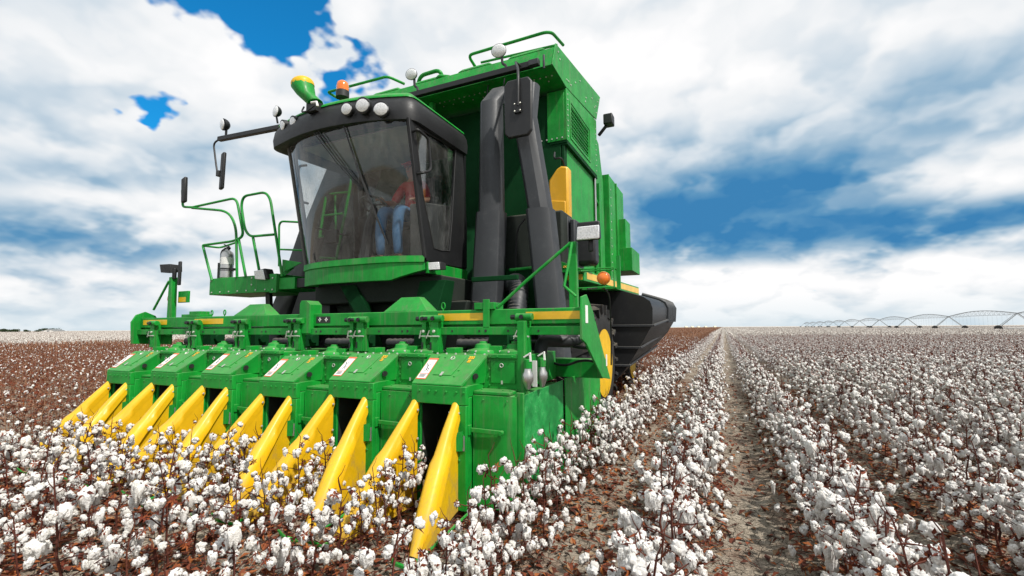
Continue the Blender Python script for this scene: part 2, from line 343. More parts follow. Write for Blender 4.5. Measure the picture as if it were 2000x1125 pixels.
# ---------------------------------------------------------------- one picking unit (x = 0 at its crop row, y = 0 at its front face)
def make_unit():
    b = MB()                                    # housing
    x0, x1, x2, x3 = -.238, .262, .352, .655
    # front plate above the throat and the posts beside it
    b.box(x0, .312, 3.352, 3.40, .862, 1.015)
    b.box(x0, -.17, 3.402, 4.5, .02, .923)
    b.box(.175, .312, 3.402, 3.66, .02, .923); b.box(.205, .312, 3.354, 3.400, .02, .86); b.box(x0, -.205, 3.354, 3.400, .02, .86)
    # hood: slope, left cheek, right cheek
    b.hexa([(x0, 3.352, 1.017), (x1, 3.352, 1.017), (x1 + .02, 3.66, 1.017), (x0, 3.66, 1.017), (x0, 3.356, 1.03), (x1, 3.356, 1.03), (x2, 3.655, 1.262), (x0, 3.655, 1.262)])
    b.box(x1 - .01, .312, 3.40, 3.66, .925, 1.02)
    # top box and roof
    b.box(x0, x3, 3.662, 4.62, .97, 1.258)
    b.box(x2 + .01, x3 + .012, 3.640, 3.70, 1.235, 1.272)
    # ledge and lower drum housing
    b.box(.314, x3, 3.47, 3.70, .945, .972)
    b.prism([(.316, 3.475), (.66, 3.475), (.70, 3.52), (.705, 4.55), (.316, 4.55)], 'z', .03, .943)
    # inner walls of the throat
    b.box(-.168, .174, 4.3, 4.34, .02, .96)
    unit = shifted(b).build('picking_unit', M['green'], None, bevel=.006)
    def part(name, mb, m, bevel=0.0, angle=35):
        return shifted(mb).build(name, m, unit, bevel=bevel, local=True, angle=angle)
    # dark throat lining with pressure-plate bars
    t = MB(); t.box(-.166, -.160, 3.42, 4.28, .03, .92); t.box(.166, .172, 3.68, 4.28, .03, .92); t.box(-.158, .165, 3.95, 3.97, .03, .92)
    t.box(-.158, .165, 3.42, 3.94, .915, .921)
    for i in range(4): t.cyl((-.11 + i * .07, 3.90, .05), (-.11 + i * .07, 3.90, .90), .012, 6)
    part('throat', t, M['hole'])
    # drum door with stiffening rim
    d = MB(); pr = []
    for k in range(9):
        a = k / 8; xx = .322 + a * .388; yy = 3.452 + .16 * max(0, a - .62) ** 1.6
        pr.append((xx, yy))
    d.grid([[(x, y, .04) for x, y in pr], [(x, y, .938) for x, y in pr]])
    d.grid([[(x, y, .938) for x, y in pr], [(x, y + .03, .938) for x, y in pr]])
    d.prism([(.322, 3.448), (.330, 3.444), (.330, 3.474), (.322, 3.474)], 'z', .04, .938)
    door = part('drum_door', d, M['green'])
    l = MB(); l.bar((.30, 3.405, .62), (.30, 3.405, .70), .05, .05, (0, 1, 0)); l.bar((.30, 3.415, .66), (.60, 3.425, .655), .022, .034); l.cyl((.60, 3.44, .655), (.60, 3.40, .655), .020, 10)
    part('door_latch', l, M['green'], .003)
    g = MB(); g.box(.226, .300, 3.345, 3.353, .50, .62); part('wear_plate', g, M['galv'])
    g = MB(); g.hexa([(.215, 3.30, .50), (.285, 3.34, .50), (.285, 3.35, .50), (.215, 3.31, .50), (.215, 3.30, .64), (.285, 3.34, .66), (.285, 3.35, .66), (.215, 3.31, .64)]); g.box(.27, .29, 3.34, 3.38, .53, .63); part('stalk_flap', g, M['green'])
    # hatch on the hood and panel on the top box
    def on_hood(x, s, off=.004):                 # s: 0 at the lower edge, 1 at the upper edge
        return Vector((x, 3.356 + .299 * s, 1.03 + .232 * s)) + Vector((0, -.613, .79)) * off
    nh = Vector((0, -.613, .79))
    h = MB(); h.plate([on_hood(-.075, .27, .001), on_hood(.115, .27, .001), on_hood(.165, .93, .001), on_hood(-.045, .93, .001)], nh, .006); part('hood_hatch', h, M['green'], .003)
    h = MB(); h.box(x2 + .035, x3 - .03, 3.652, 3.662, 1.02, 1.215); part('inspection_panel', h, M['green'], .004)
    h = MB()
    for (x, s) in ((.015, .30),): h.plate([on_hood(x - .011, s - .06, .009), on_hood(x + .011, s - .06, .009), on_hood(x + .015, s + .06, .009), on_hood(x - .007, s + .06, .009)], nh, .004)
    h.box(.49, .505, 3.645, 3.652, 1.015, 1.045)
    part('hatch_clip', h, M['bolt'])['kind'] = 'stuff'
    h = MB()
    for (x, s) in ((.03, .84), ): h.tube([on_hood(x + .018 * math.cos(q), s + .055 * math.sin(q), .010) for q in [i * math.pi / 6 for i in range(12)]], .005, 5, True)
    h.tube([(.495 + .016 * math.cos(q), 3.647, 1.175 + .016 * math.sin(q)) for q in [i * math.pi / 6 for i in range(12)]], .005, 5, True)
    part('pull_ring', h, M['bolt'])['kind'] = 'stuff'
    # hole in the right cheek
    o = MB(); cpt = Vector((.298, 3.478, 1.085)); nn = Vector((.93, -.36, 0)).normalized()
    o.plate([(x1 + .001, 3.358, 1.02), (x1 + .06, 3.66, 1.02), (x2 + .004, 3.66, 1.262)], (.93, -.3, -.2), .006)
    part('hood_cheek', o, M['green'])
    o = MB(); o.lathe([(.026, 0), (.026, .012)], (.315, 3.50, 1.09), (.86, -.45, -.15), 14); part('grommet', o, M['ink'])
    # gearbox humps on the roof
    o = MB()
    for (x, y, r) in ((.12, 4.02, .085), (.45, 4.05, .085)):
        o.lathe([(r * 2.0, 1.256), (r * 1.9, 1.285), (r * 1.05, 1.305), (r * .9, 1.345), (r * .5, 1.352), (r * .45, 1.372), (r * .2, 1.374)], (x, y, 0), n=14)
    o.box(.22, .34, 3.95, 4.12, 1.256, 1.33); o.box(-.2, -.1, 3.85, 4.0, 1.256, 1.31)
    part('gear_cover', o, M['green'], .004)
    # bolts
    o = MB(); rng = random.Random(3)
    for x in (-.15, -.05, .02, .12, .22, .29): o.bolt((x, 3.352, .968), (0, -1, 0), .010)
    for z in (.80, .42): o.bolt((.25, 3.354, z), (0, -1, 0), .011)
    for (x, s) in ((-.13, .90), (.135, .93), (.16, .45), (.15, .25), (-.06, .88)): o.bolt(on_hood(x, s, .0), nh, .009)
    for z in (1.00, 1.07, 1.14, 1.21): o.bolt((x2 + .02, 3.662, z), (0, -1, 0), .010)
    for x in (.39, .46, .60): o.bolt((x, 3.640, 1.252), (0, -1, 0), .008)
    for x in (.35, .55, .62): o.bolt((x, 3.56, .972), (0, 0, 1), .010)
    for x in (.42, .64): o.bolt((x, 3.452, .905), (0, -1, 0), .007)
    part('housing_bolts', o, M['green'])['kind'] = 'stuff'
    o = MB()
    for (cx, cy) in ((.12, 4.02), (.45, 4.05)):
        for k in range(8): o.bolt((cx + .155 * math.cos(k * .785), cy + .155 * math.sin(k * .785), 1.275), (0, 0, 1), .012, .014)
    for k in range(9): o.bolt((-.2 + k * .1, 3.70, 1.26), (0, 0, 1), .010, .012)
    part('roof_bolts', o, M['bolt'])['kind'] = 'stuff'
    # safety label: white sheet, orange-red border, stick figure and print
    w = MB(); q = lambda x, s, o_: on_hood(x, s, o_)
    w.plate([q(-.222, .12, .002), q(-.120, .12, .002), q(-.120, .84, .002), q(-.222, .84, .002)], nh, .0015)
    lab = part('safety_label', w, M['red'])
    w = MB(); w.plate([q(-.216, .31, .0045), q(-.126, .31, .0045), q(-.126, .77, .0045), q(-.216, .77, .0045)], nh, .0012)
    w.plate([q(-.216, .145, .0045), q(-.126, .145, .0045), q(-.126, .29, .0045), q(-.216, .29, .0045)], nh, .0012)
    part('label_sheet', w, M['white'])['kind'] = 'stuff'
    w = MB()
    def st(a, c, wd=.0045): w.bar(q(a[0], a[1], .0068), q(c[0], c[1], .0068), wd, .0012, nh)
    st((-.200, .64), (-.178, .54), .007); st((-.178, .54), (-.160, .63), .005); st((-.178, .54), (-.172, .44), .007); st((-.172, .44), (-.182, .36)); st((-.172, .44), (-.160, .40)); st((-.155, .50), (-.150, .36), .003); st((-.168, .48), (-.146, .45), .003)
    for k in range(4): st((-.203, .188 + k * .026), (-.143, .188 + k * .026), .0035)
    part('label_print', w, M['ink'])['kind'] = 'stuff'
    # small yellow and black oil-code decal
    w = MB()
    for (a, s) in ((.185, .88), (.205, .88), (.225, .88), (.190, .76), (.206, .76)): w.plate([on_hood(a, s - .04, .003), on_hood(a + .016, s - .04, .003), on_hood(a + .018, s + .05, .003), on_hood(a + .002, s + .05, .003)], nh, .001)
    part('code_decal', w, M['decal'])['kind'] = 'stuff'
    w = MB()
    for (a, s) in ((.187, .88), (.209, .87), (.229, .885), (.193, .76), (.209, .755)): w.tube([on_hood(a + .004 + .004 * math.cos(k), s + .022 * math.sin(k), .0055) for k in [i * 1.047 for i in range(5)]], .0014, 4)
    part('code_print', w, M['ink'])['kind'] = 'stuff'
    # snouts
    def snout(side):
        s = MB(); n = 16; x_top, flare = .205 * side, .13 * side
        ry = lambda t: 3.365 - .75 * t; rz = lambda t: .90 - .90 * t + .035 * math.sin(math.pi * t)
        inw = Vector((0, .77, -.64)); rows = []
        for i in range(n + 1):
            t = i / n; xc = x_top + flare * t ** 1.3
            w = .038 + .022 * min(1, t * 2.2)
            if t > .44: w += .010
            w *= 1 - .45 * max(0, (t - .8) / .2)
            dp = (.095 + .045 * t) * (1 - .5 * max(0, (t - .8) / .2)); lift = .012 if t > .44 else 0
            base = Vector((xc, ry(t), rz(t))) - inw * lift; row = []
            for (a, h) in ((-1, dp), (-1, dp * .5), (-.97, .055), (-.82, .022), (-.45, .004), (0, 0), (.45, .004), (.82, .022), (.97, .055), (1, dp * .5), (1, dp)):
                p = base + Vector((a * w, 0, 0)) + inw * h
                if p.y > 3.372: p = Vector((p.x, 3.372, p.z + (p.y - 3.372) * .35))
                p.z = max(p.z, -.05); row.append(p)
            rows.append(row)
        # rounded top end
        top = [Vector((x_top + (p.x - x_top) * .55, 3.372, max(p.z, .80) + .012)) for p in rows[0]]
        s.grid([top] + rows)
        inner = []
        for side_ in (-1, 1):
            g = []
            for i in range(n + 1):
                t = i / n; xc = x_top + flare * t ** 1.3; w = (.030 + .024 * min(1, t * 1.6)) * side_
                zt = rz(t) - .05; zb = -.04 + .06 * (1 - t)
                zt = max(zt, zb + .005); g.append([Vector((xc + w * (1 + .08 * (1 - k / 6)), ry(t) - .004, zb + (zt - zb) * k / 6)) for k in range(7)])
            s.grid(g); inner.append(g[0])
        s.grid([inner[0], inner[1]])
        o = part('snout', s, M['yellow'], angle=50)
        k = MB()
        for z in (.80, .56):
            for sd in (-1, 1): k.bolt((x_top + sd * .044, 3.345, z), (sd, 0, 0), .011, .008)
        part('snout_bolts', k, M['bolt'])['kind'] = 'stuff'
    snout(-1); snout(1)
    # green skid shoe under each divider
    for sd in (-1, 1):
        s = MB(); xx = .36 * sd; s.tube([(xx, 3.35, .04), (xx, 2.8, -.02), (xx, 2.52, -.02), (xx, 2.40, .06), (xx, 2.36, .12)], [.01, .012, .015, .015, .006], 6); part('skid_shoe', s, M['green'])
    return unit
unit0 = make_unit()
def copy_tree(o, parent=None):
    c = o.copy(); C.objects.link(c); c.parent = parent
    for ch in list(o.children): copy_tree(ch, c)
    return c
unit_dz = [0, -.01, -.052, -.012, -.022, -.045]
for k in range(6):
    un = unit0 if k == 0 else copy_tree(unit0)
    un.parent = picker; un.matrix_parent_inverse = Matrix.Translation(-picker.location)
    un.location = (ROW0 - SP * k, 3.4, unit_dz[k])

# ---------------------------------------------------------------- header frame
BL, BR = -8.0, -1.14
b = MB(); b.box(BL, BR, 4.02, 4.24, 1.535, 1.682)
hb = b.build('header_beam', M['green'], picker, bevel=.008)
def hp(name, mb, m=None, bevel=.004, angle=35): return mb.build(name, m or M['green'], hb, bevel=bevel, angle=angle)
b = MB(); b.box(BL, BR - .002, 3.985, 4.06, 1.435, 1.512); b.box(BL, BR - .002, 4.065, 4.22, 1.500, 1.533); hp('lower_rail', b)
b = MB()
for x in [BL + .25 + i * .31 for i in range(21)]:
    b.lathe([(.011, 0), (.011, .003)], (x, 3.984, 1.472), (0, -1, 0), 8)
    if int(x * 7) % 3 == 0: b.lathe([(.014, 0), (.014, .003)], (x + .07, 3.984, 1.474), (0, -1, 0), 8)
hp('rail_holes', b, M['ink'], 0)['kind'] = 'stuff'
for (xa, xb) in (((-7.926, 4.020, 1.599)[0], (-7.337, 4.020, 1.608)[0]), ((-6.697, 4.020, 1.630)[0], (-6.083, 4.020, 1.623)[0]), ((-2.671, 4.020, 1.623)[0], (-2.105, 4.020, 1.614)[0]), ((-1.690, 4.020, 1.617)[0], (-1.153, 4.020, 1.608)[0])):
    b = MB(); b.box(xa, xb, 4.0165, 4.02, 1.578, 1.65); hp('yellow_stripe', b, M['decal'], 0)
xa = (-4.383, 4.020, 1.590)[0]; xb = (-4.163, 4.020, 1.587)[0]
b = MB(); b.box(xa, xb, 4.0165, 4.02, 1.572, 1.648); hp('lift_symbol_plate', b, M['ink'], 0)
b = MB()
for cxx in (xa + (xb - xa) * .27, xa + (xb - xa) * .73):
    for a in range(4):
        u = math.cos(a * math.pi / 2); v = math.sin(a * math.pi / 2)
        b.prism([(cxx + u * .008 - v * .010, 1.61 + v * .008 + u * .010), (cxx + u * .008 + v * .010, 1.61 + v * .008 - u * .010), (cxx + u * .026, 1.61 + v * .026)], 'y', 4.013, 4.0164)
hp('lift_symbol', b, M['white'], 0)['kind'] = 'stuff'
# end plates
b = MB(); b.prism([(3.93, 1.77), (4.10, 1.80), (4.30, 1.66), (4.98, .95), (4.62, 1.0), (4.05, 1.36), (3.91, 1.40)], 'x', -1.138, -1.118); hp('end_plate', b)
b = MB(); b.prism([(3.92, 1.30), (3.90, 1.62), (3.96, 1.73), (4.08, 1.78), (4.22, 1.72), (4.32, 1.55), (4.30, 1.28)], 'x', -8.03, -8.0); b.box(-8.0, -7.72, 4.30, 4.32, 1.28, 1.66); hp('end_plate', b)
b = MB(); b.box(-1.117, -1.114, 4.03, 4.11, 1.54, 1.70); b.box(-1.117, -1.114, 4.78, 4.83, 1.10, 1.22); hp('serial_plate', b, M['white'], 0)['kind'] = 'stuff'
# lower cross tube behind the end unit
b = MB(); b.box(-2.05, -1.14, 4.72, 4.9, .98, 1.17); hp('push_tube', b)
b = MB(); b.box(-8.0, -6.8, 4.72, 4.9, .98, 1.17); hp('push_tube', b)
# mounting gussets and brackets on the beam
def gusset(xa, xb, top, h, y=4.1):
    b = MB(); w = xb - xa; b.hexa([(xa, 4.03, 1.683), (xb, 4.03, 1.683), (xb, 4.24, 1.683), (xa, 4.24, 1.683), (xa + w * .28, 4.13, 1.683 + h), (xb - w * .30, 4.13, 1.683 + h), (xb - w * .30, 4.22, 1.683 + h), (xa + w * .28, 4.22, 1.683 + h)])
    hp('mounting_gusset', b)
gusset((-3.395, 4.100, 1.739)[0], (-2.815, 4.100, 1.752)[0], 0, .16); gusset((-5.895, 4.100, 1.731)[0], (-5.264, 4.100, 1.751)[0], 0, .15)
def post_bracket(xc, w, z0, z1):
    b = MB(); b.prism([(xc - w / 2, z0), (xc + w / 2, z0), (xc + w / 2, z1 - .05), (xc + w * .15, z1), (xc - w * .35, z1), (xc - w / 2, z1 - .04)], 'y', 3.96, 4.14); hp('post_bracket', b)
post_bracket((-4.513, 4.000, 1.640)[0], .17, 1.45, 1.84)
b = MB(); x = (-2.112, 4.100, 1.708)[0]; b.box(x - .12, x + .1, 3.99, 4.2, 1.683, 1.75); b.box(x - .02, x + .05, 3.985, 4.0, 1.5, 1.78); hp('splice_bracket', b)
b = MB(); x = (-6.802, 4.100, 1.705)[0]; b.box(x - .22, x + .2, 4.03, 4.2, 1.683, 1.72); b.box(x - .06, x + .18, 4.04, 4.18, 1.72, 1.76); hp('splice_bracket', b)
for px in ((-6.485, 4.100, 1.728)[0], (-6.211, 4.100, 1.723)[0], (-2.674, 4.100, 1.721)[0]):
    b = MB(); b.tube([(px + .022 * math.cos(a), 4.12, 1.735 + .035 * math.sin(a)) for a in [i * math.pi / 5 for i in range(10)]], .008, 5, True); b.cyl((px, 4.12, 1.68), (px, 4.12, 1.70), .008, 6); hp('lifting_eye', b, None, 0)
# hanger arms: broad one and narrow one for each unit
def hanger(x, w, y=3.93):
    b = MB(); b.box(x - w / 2, x + w / 2, y, y + .028, 1.255, 1.60); b.box(x - w / 2, x - w / 2 + .012, y + .03, y + .10, 1.25, 1.60); b.box(x + w / 2 - .012, x + w / 2, y + .03, y + .10, 1.25, 1.60)
    b.cyl((x - w / 2 - .02, y + .01, 1.60), (x + w / 2 + .05, y + .01, 1.60), .036, 12); b.cyl((x, y - .02, 1.60), (x, y + .12, 1.60), .03, 10)
    o = hp('hanger_arm', b)
    b = MB(); b.lathe([(.024, 0), (.024, .05)], (x - w / 2 - .022, y + .01, 1.60), (-1, 0, 0), 8); b.lathe([(.022, 0), (.022, .02)], (x, y - .021, 1.60), (0, -1, 0), 8)
    b.cyl((x - w / 2 + .01, y - .004, 1.29), (x - w / 2 + .01, y - .001, 1.36), .009, 6); hp('pivot_pin', b, M['black'], 0)['kind'] = 'stuff'
    b = MB(); b.bolt((x, y, 1.47), (0, -1, 0), .018, .016); b.cyl((x - w, y + .01, 1.42), (x + w * .7, y - .01, 1.42), .009, 6); b.bar((x - w * .9, y - .01, 1.40), (x - w * .5, y - .012, 1.48), .012, .006); hp('lock_pin', b, M['bolt'], 0)['kind'] = 'stuff'
for k in range(7): hanger(ROW0 + .575 - SP * k, .095)
for k in range(1, 6): hanger(ROW0 + .435 - SP * k, .05, 3.95)
b = MB(); b.box(-1.612, -1.545, 3.635, 3.70, .60, 1.56); hp('end_post', b)
# air hoses and drive boxes seen under the beam
for k in range(6):
    x = ROW0 - SP * k
    b = MB(); b.box(x - .02, x + .20, 4.40, 4.62, 1.275, 1.45); b.cyl((x + .20, 4.5, 1.37), (x + .25, 4.5, 1.37), .055, 10); hp('drive_box', b, M['shade_green'])
    b = MB(); pts = [(x - .42 + .03 * i, 4.42 + .01 * i, 1.33) for i in range(12)]
    b.tube(pts, [.058 if i % 2 else .050 for i in range(12)], 10); hp('air_hose', b, M['duct'], 0, 60)
    b = MB(); pts = [(x - .40 + .035 * i, 4.55, 1.44) for i in range(12)]
    b.tube(pts, [.045 if i % 2 else .040 for i in range(12)], 10); hp('air_hose', b, M['duct'], 0, 60)
# right end: side shields of the end unit, filters, hoses
b = MB(); b.plate([(-1.525, 3.52, .05), (-1.47, 4.40, .05), (-1.47, 4.40, .985), (-1.525, 3.52, .945)], (1, 0, 0), .012); sh1 = hp('side_shield', b, M['scuffed'])
b = MB(); b.plate([(-1.455, 4.43, .05), (-1.40, 5.62, .05), (-1.40, 5.62, .90), (-1.42, 5.45, .97), (-1.455, 4.43, 1.0)], (1, 0, 0), .012); b.bar((-1.44, 4.95, .06), (-1.435, 4.95, .97), .02, .05, (0, 1, 0)); hp('side_shield', b)
b = MB(); b.box(-1.57, -1.50, 3.50, 3.53, .05, .97); b.box(-1.56, -1.53, 3.66, 3.70, .97, 1.26); hp('shield_hinge_post', b)
for (x, y) in ((-1.50, 3.60), (-1.45, 3.80)):
    b = MB(); b.lathe([(.018, .96), (.042, 1.02), (.048, 1.03), (.048, 1.08), (.032, 1.11), (.028, 1.14)], (x, y, .03), n=12); hp('sediment_bowl', b, M['metal'], 0)
    b = MB(); b.cyl((x, y, 1.16), (x, y, 1.24), .032, 10); b.box(x - .02, x + .02, y, y + .05, 1.16, 1.27); hp('filter_head', b)
    b = MB(); b.bar((x - .03, y - .01, 1.255), (x + .03, y - .01, 1.29), .02, .012); b.bar((x + .025, y - .01, 1.285), (x + .03, y - .01, 1.22), .02, .012); hp('filter_lever', b, M['white'], 0)
b = MB(); b.box(-1.50, -1.46, 3.70, 3.71, 1.0, 1.22); hp('caution_strip', b, M['white'], 0)
b = MB(); b.tube(arc([((-1.62, 4.2, 1.22), 0), ((-1.62, 4.25, 1.38), .1), ((-1.35, 4.5, 1.36), .1), ((-1.3, 4.6, 1.46), .1), ((-1.75, 4.9, 1.62), .2), ((-1.9, 5.2, 1.5), 0)]), .065, 12); hp('suction_hose', b, M['duct'], 0, 60)
b = MB(); b.tube(arc([((-2.0, 4.45, 1.36), 0), ((-1.6, 4.5, 1.36), .2), ((-1.3, 4.45, 1.30), .2), ((-1.15, 4.45, 1.30), 0)]), .016, 8); hp('hydraulic_hose', b, M['black'], 0)
b = MB(); b.tube(arc([((-1.7, 4.6, 1.16), 0), ((-1.5, 4.55, 1.10), .1), ((-1.3, 4.55, 1.18), .2), ((-1.15, 4.6, 1.15), 0)]), .013, 8); hp('hydraulic_hose', b, M['black'], 0)
b = MB(); b.tube(arc([((-1.11, 4.1, 1.85), 0), ((-1.0, 4.5, 1.9), .2), ((-1.08, 4.9, 1.4), .3), ((-1.1, 4.95, 1.1), 0)]), .008, 6); hp('lamp_cable', b, M['black'], 0)

# lamp posts on the header ends
b = MB(); b.box(-1.32, -1.24, 4.20, 4.26, 1.45, 2.32); lp = b.build('lamp_post', M['green'], picker, bevel=.006)
def lpp(name, mb, m=None, bevel=.004): return mb.build(name, m or M['green'], lp, bevel=bevel)
b = MB(); b.tube([(-1.30, 4.19, 2.30), (-1.72, 4.10, 1.95), (-2.0, 4.05, 1.70)], .016, 8); lpp('brace', b, None, 0)
b = MB(); b.tube([(-1.27, 4.16, 2.30), (-1.28, 4.08, 2.1), (-1.31, 4.03, 1.88), (-1.2, 4.03, 1.78)], .014, 8); lpp('brace', b, None, 0)
b = MB(); xx, yy, zz = (-1.114, 4.200, 2.412)
b.hexa([(xx - .125, yy - .02, zz - .10), (xx + .11, yy - .02, zz - .10), (xx + .09, yy + .12, zz - .07), (xx - .10, yy + .12, zz - .07), (xx - .11, yy - .03, zz + .08), (xx + .115, yy - .03, zz + .08), (xx + .08, yy + .12, zz + .09), (xx - .09, yy + .12, zz + .09)]); b.box(xx - .02, xx + .03, yy + .03, yy + .06, zz - .2, zz - .07)
lpp('lamp_housing', b, M['black'], .02)
b = MB(); b.hexa([(xx - .115, yy - .035, zz - .09), (xx + .105, yy - .035, zz - .09), (xx + .105, yy - .018, zz - .09), (xx - .115, yy - .018, zz - .09), (xx - .10, yy - .048, zz + .035), (xx + .108, yy - .048, zz + .035), (xx + .108, yy - .018, zz + .035), (xx - .10, yy - .018, zz + .035)])
lpp('lamp_lens', b, M['lens'], .012)
xx, yy, zz = (-1.012, 4.300, 1.965)
b = MB(); b.dome((xx, yy, zz), .062, .035, (-.05, -1, 0), 20, base=.03); lpp('turn_signal_lens', b, M['amber'], 0)
b = MB(); x0, x1 = -1.25, xx + .11
for z in (zz - .09, zz + .09): b.tube([(x0, yy - .03, z), (x1, yy - .03, z), (x1, yy + .12, z), (x0, yy + .12, z)], .008, 6)
for x in (x1,): b.cyl((x, yy - .03, zz - .09), (x, yy - .03, zz + .09), .008, 6); b.box(x - .005, x + .03, yy + .1, yy + .13, zz - .10, zz + .22)
b.cyl((xx, yy + .03, zz - .09), (xx, yy + .03, zz - .05), .012, 6); b.tube([(xx - .07, yy + .03, zz - .09), (xx, yy + .03, zz - .055), (xx + .07, yy + .03, zz - .09)], .007, 6)
lpp('lamp_guard', b, None, 0)
# left lamp post
x = (-7.379, 4.100, 1.699)[0]
b = MB(); b.hexa([(x - .05, 4.06, 1.6), (x + .05, 4.06, 1.6), (x + .05, 4.14, 1.6), (x - .05, 4.14, 1.6), (x - .045, 4.06, 2.28), (x + .025, 4.06, 2.28), (x + .025, 4.14, 2.28), (x - .045, 4.14, 2.28)]); lp2 = b.build('lamp_post', M['green'], picker, bevel=.006)
def l2(name, mb, m=None, bevel=.004): return mb.build(name, m or M['green'], lp2, bevel=bevel)
b = MB(); b.tube([(x - .04, 4.06, 2.22), (-7.762, 4.060, 1.804)], .016, 8); l2('brace', b, None, 0)
b = MB(); xx, yy, zz = (-7.419, 4.050, 2.410)
b.hexa([(xx - .13, yy - .04, zz - .06), (xx + .06, yy - .02, zz - .08), (xx + .12, yy + .12, zz - .05), (xx - .10, yy + .12, zz - .04), (xx - .15, yy - .05, zz + .06), (xx + .06, yy - .02, zz + .06), (xx + .11, yy + .12, zz + .05), (xx - .11, yy + .12, zz + .06)]); b.cyl((xx + .07, yy + .04, 2.25), (xx + .07, yy + .04, zz), .03, 8); b.tube([(xx + .08, yy + .05, zz - .06), (xx + .2, yy + .03, zz - .02)], .012, 6)
l2('lamp_housing', b, M['black'], .015)
xx, yy, zz = (-7.152, 4.050, 2.326)
b = MB(); b.box(xx - .03, xx + .03, yy - .015, yy + .015, zz - .18, zz + .17); l2('marker_mirror', b, M['black'], .012)
xx, yy, zz = (-7.367, 4.150, 1.951)
b = MB(); b.box(xx - .22, xx - .10, yy, yy + .03, zz - .12, zz + .13); l2('signal_bracket', b, M['ink'], 0)
b = MB(); b.box(xx + .03, xx + .27, yy, yy + .03, zz - .05, zz + .12); l2('signal_plate', b, None, .004)
b = MB(); b.box(xx + .05, xx + .22, yy - .003, yy - .0005, zz - .04, zz + .03); l2('reflector_strip', b, M['decal'], 0)
b = MB(); b.dome((xx - .15, yy - .002, zz + .02), .065, .03, (0, -1, 0), 16, base=.01); l2('turn_signal_lens', b, M['amber'], 0)

# ---------------------------------------------------------------- cab
def ws(s, t):                                   # windscreen surface, s across, t up
    q = 2 * s - 1; bow = 1 - abs(q) ** 3.2
    yb = 4.80 - .20 * bow; yt = 4.46 - .22 * bow
    xl = -5.46 - .05 * t; xr = -3.39 - .04 * t
    return Vector((xl + (xr - xl) * s, yb + (yt - yb) * t, 2.39 + 1.76 * t))
b = MB(); b.box(-5.44, -3.41, 4.95, 5.86, 2.20, 2.385); b.box(-5.46, -3.41, 5.82, 5.86, 2.39, 3.35); b.box(-5.46, -5.36, 5.80, 5.87, 3.35, 4.2); b.box(-3.52, -3.42, 5.80, 5.87, 3.35, 4.2)
cab = b.build('cab', M['black'], picker, bevel=.01)
def cp(name, mb, m, bevel=0.0, angle=35): return mb.build(name, m, cab, bevel=bevel, angle=angle)
n = 20
b = MB(); b.grid([[ws(i / n, j / 8) for i in range(n + 1)] for j in range(9)]); cp('windscreen', b, M['glass'], angle=60)
# front apron below the glass
b = MB(); rows = []
for (t_, z, o) in ((0, 2.418, -.004), (0, 2.415, .035), (0, 2.335, .040), (0, 2.325, .018), (0, 2.112, .012), (0, 2.105, -.03)):
    row = []
    for i in range(n + 1):
        p = ws(i / n, 0); zz = z
        if z < 2.2 and i > n * .80: zz = z + (i / n - .80) / .20 * .13
        row.append(Vector((p.x + (.012 if i == n else (-.012 if i == 0 else 0)), p.y - o, zz)))
    rows.append(row)
b.grid(rows); cp('front_apron', b, M['green'], angle=30)
b = MB(); b.box(-3.412, -3.378, 4.84, 5.84, 2.20, 2.345); cp('side_sill', b, M['green'], .006); b = MB(); b.box(-5.46, -5.43, 4.84, 5.84, 2.12, 2.40); cp('side_sill', b, M['green'], .006)
# door: frame and glass
def ring(mb, X, outer, inner, th):
    k = len(outer); vs = [(X, *p) for p in outer] + [(X, *p) for p in inner] + [(X - th, *p) for p in outer] + [(X - th, *p) for p in inner]
    fs = []
    for i in range(k):
        j = (i + 1) % k
        fs += [(i, j, k + j, k + i), (2 * k + i, 3 * k + i, 3 * k + j, 2 * k + j), (i, 2 * k + i, 2 * k + j, j), (k + i, k + j, 3 * k + j, 3 * k + i)]
    mb.add(vs, fs)
outer = [(4.82, 2.36), (5.35, 2.36), (5.84, 2.37), (5.84, 3.0), (5.70, 4.18), (5.1, 4.13), (4.42, 4.08), (4.60, 3.2)]
inner = [(4.98, 2.54), (5.14, 2.535), (5.36, 2.56), (5.42, 3.0), (5.51, 4.06), (5.1, 4.04), (4.54, 4.0), (4.72, 3.2)]
b = MB(); ring(b, -3.385, outer, inner, .04); door = cp('door', b, M['black'], .006)
b = MB(); b.prism([(p[0], p[1]) for p in inner], 'x', -3.408, -3.402); cp('door_glass', b, M['glass'])
b = MB()
for i in range(8):
    p, q = inner[i], inner[(i + 1) % 8]; b.cyl((-3.384, *p), (-3.384, *q), .009, 6)
cp('door_seal', b, M['ink'])
b = MB(); b.tube(arc([((-3.38, 4.50, 3.92), 0), ((-3.30, 4.48, 3.93), .05), ((-3.30, 4.72, 3.90), .08), ((-3.30, 4.78, 3.50), .08), ((-3.30, 4.60, 3.42), .05), ((-3.38, 4.60, 3.42), 0)]), .017, 8); cp('door_handle', b, M['black'])
b = MB(); b.tube([ws(1, j / 8) + Vector((0, -.012, 0)) for j in range(9)], .028, 8); cp('front_pillar', b, M['black'])
b = MB(); b.tube([ws(0, j / 8) + Vector((0, -.005, 0)) for j in range(9)], .024, 8); cp('front_pillar', b, M['trim'])
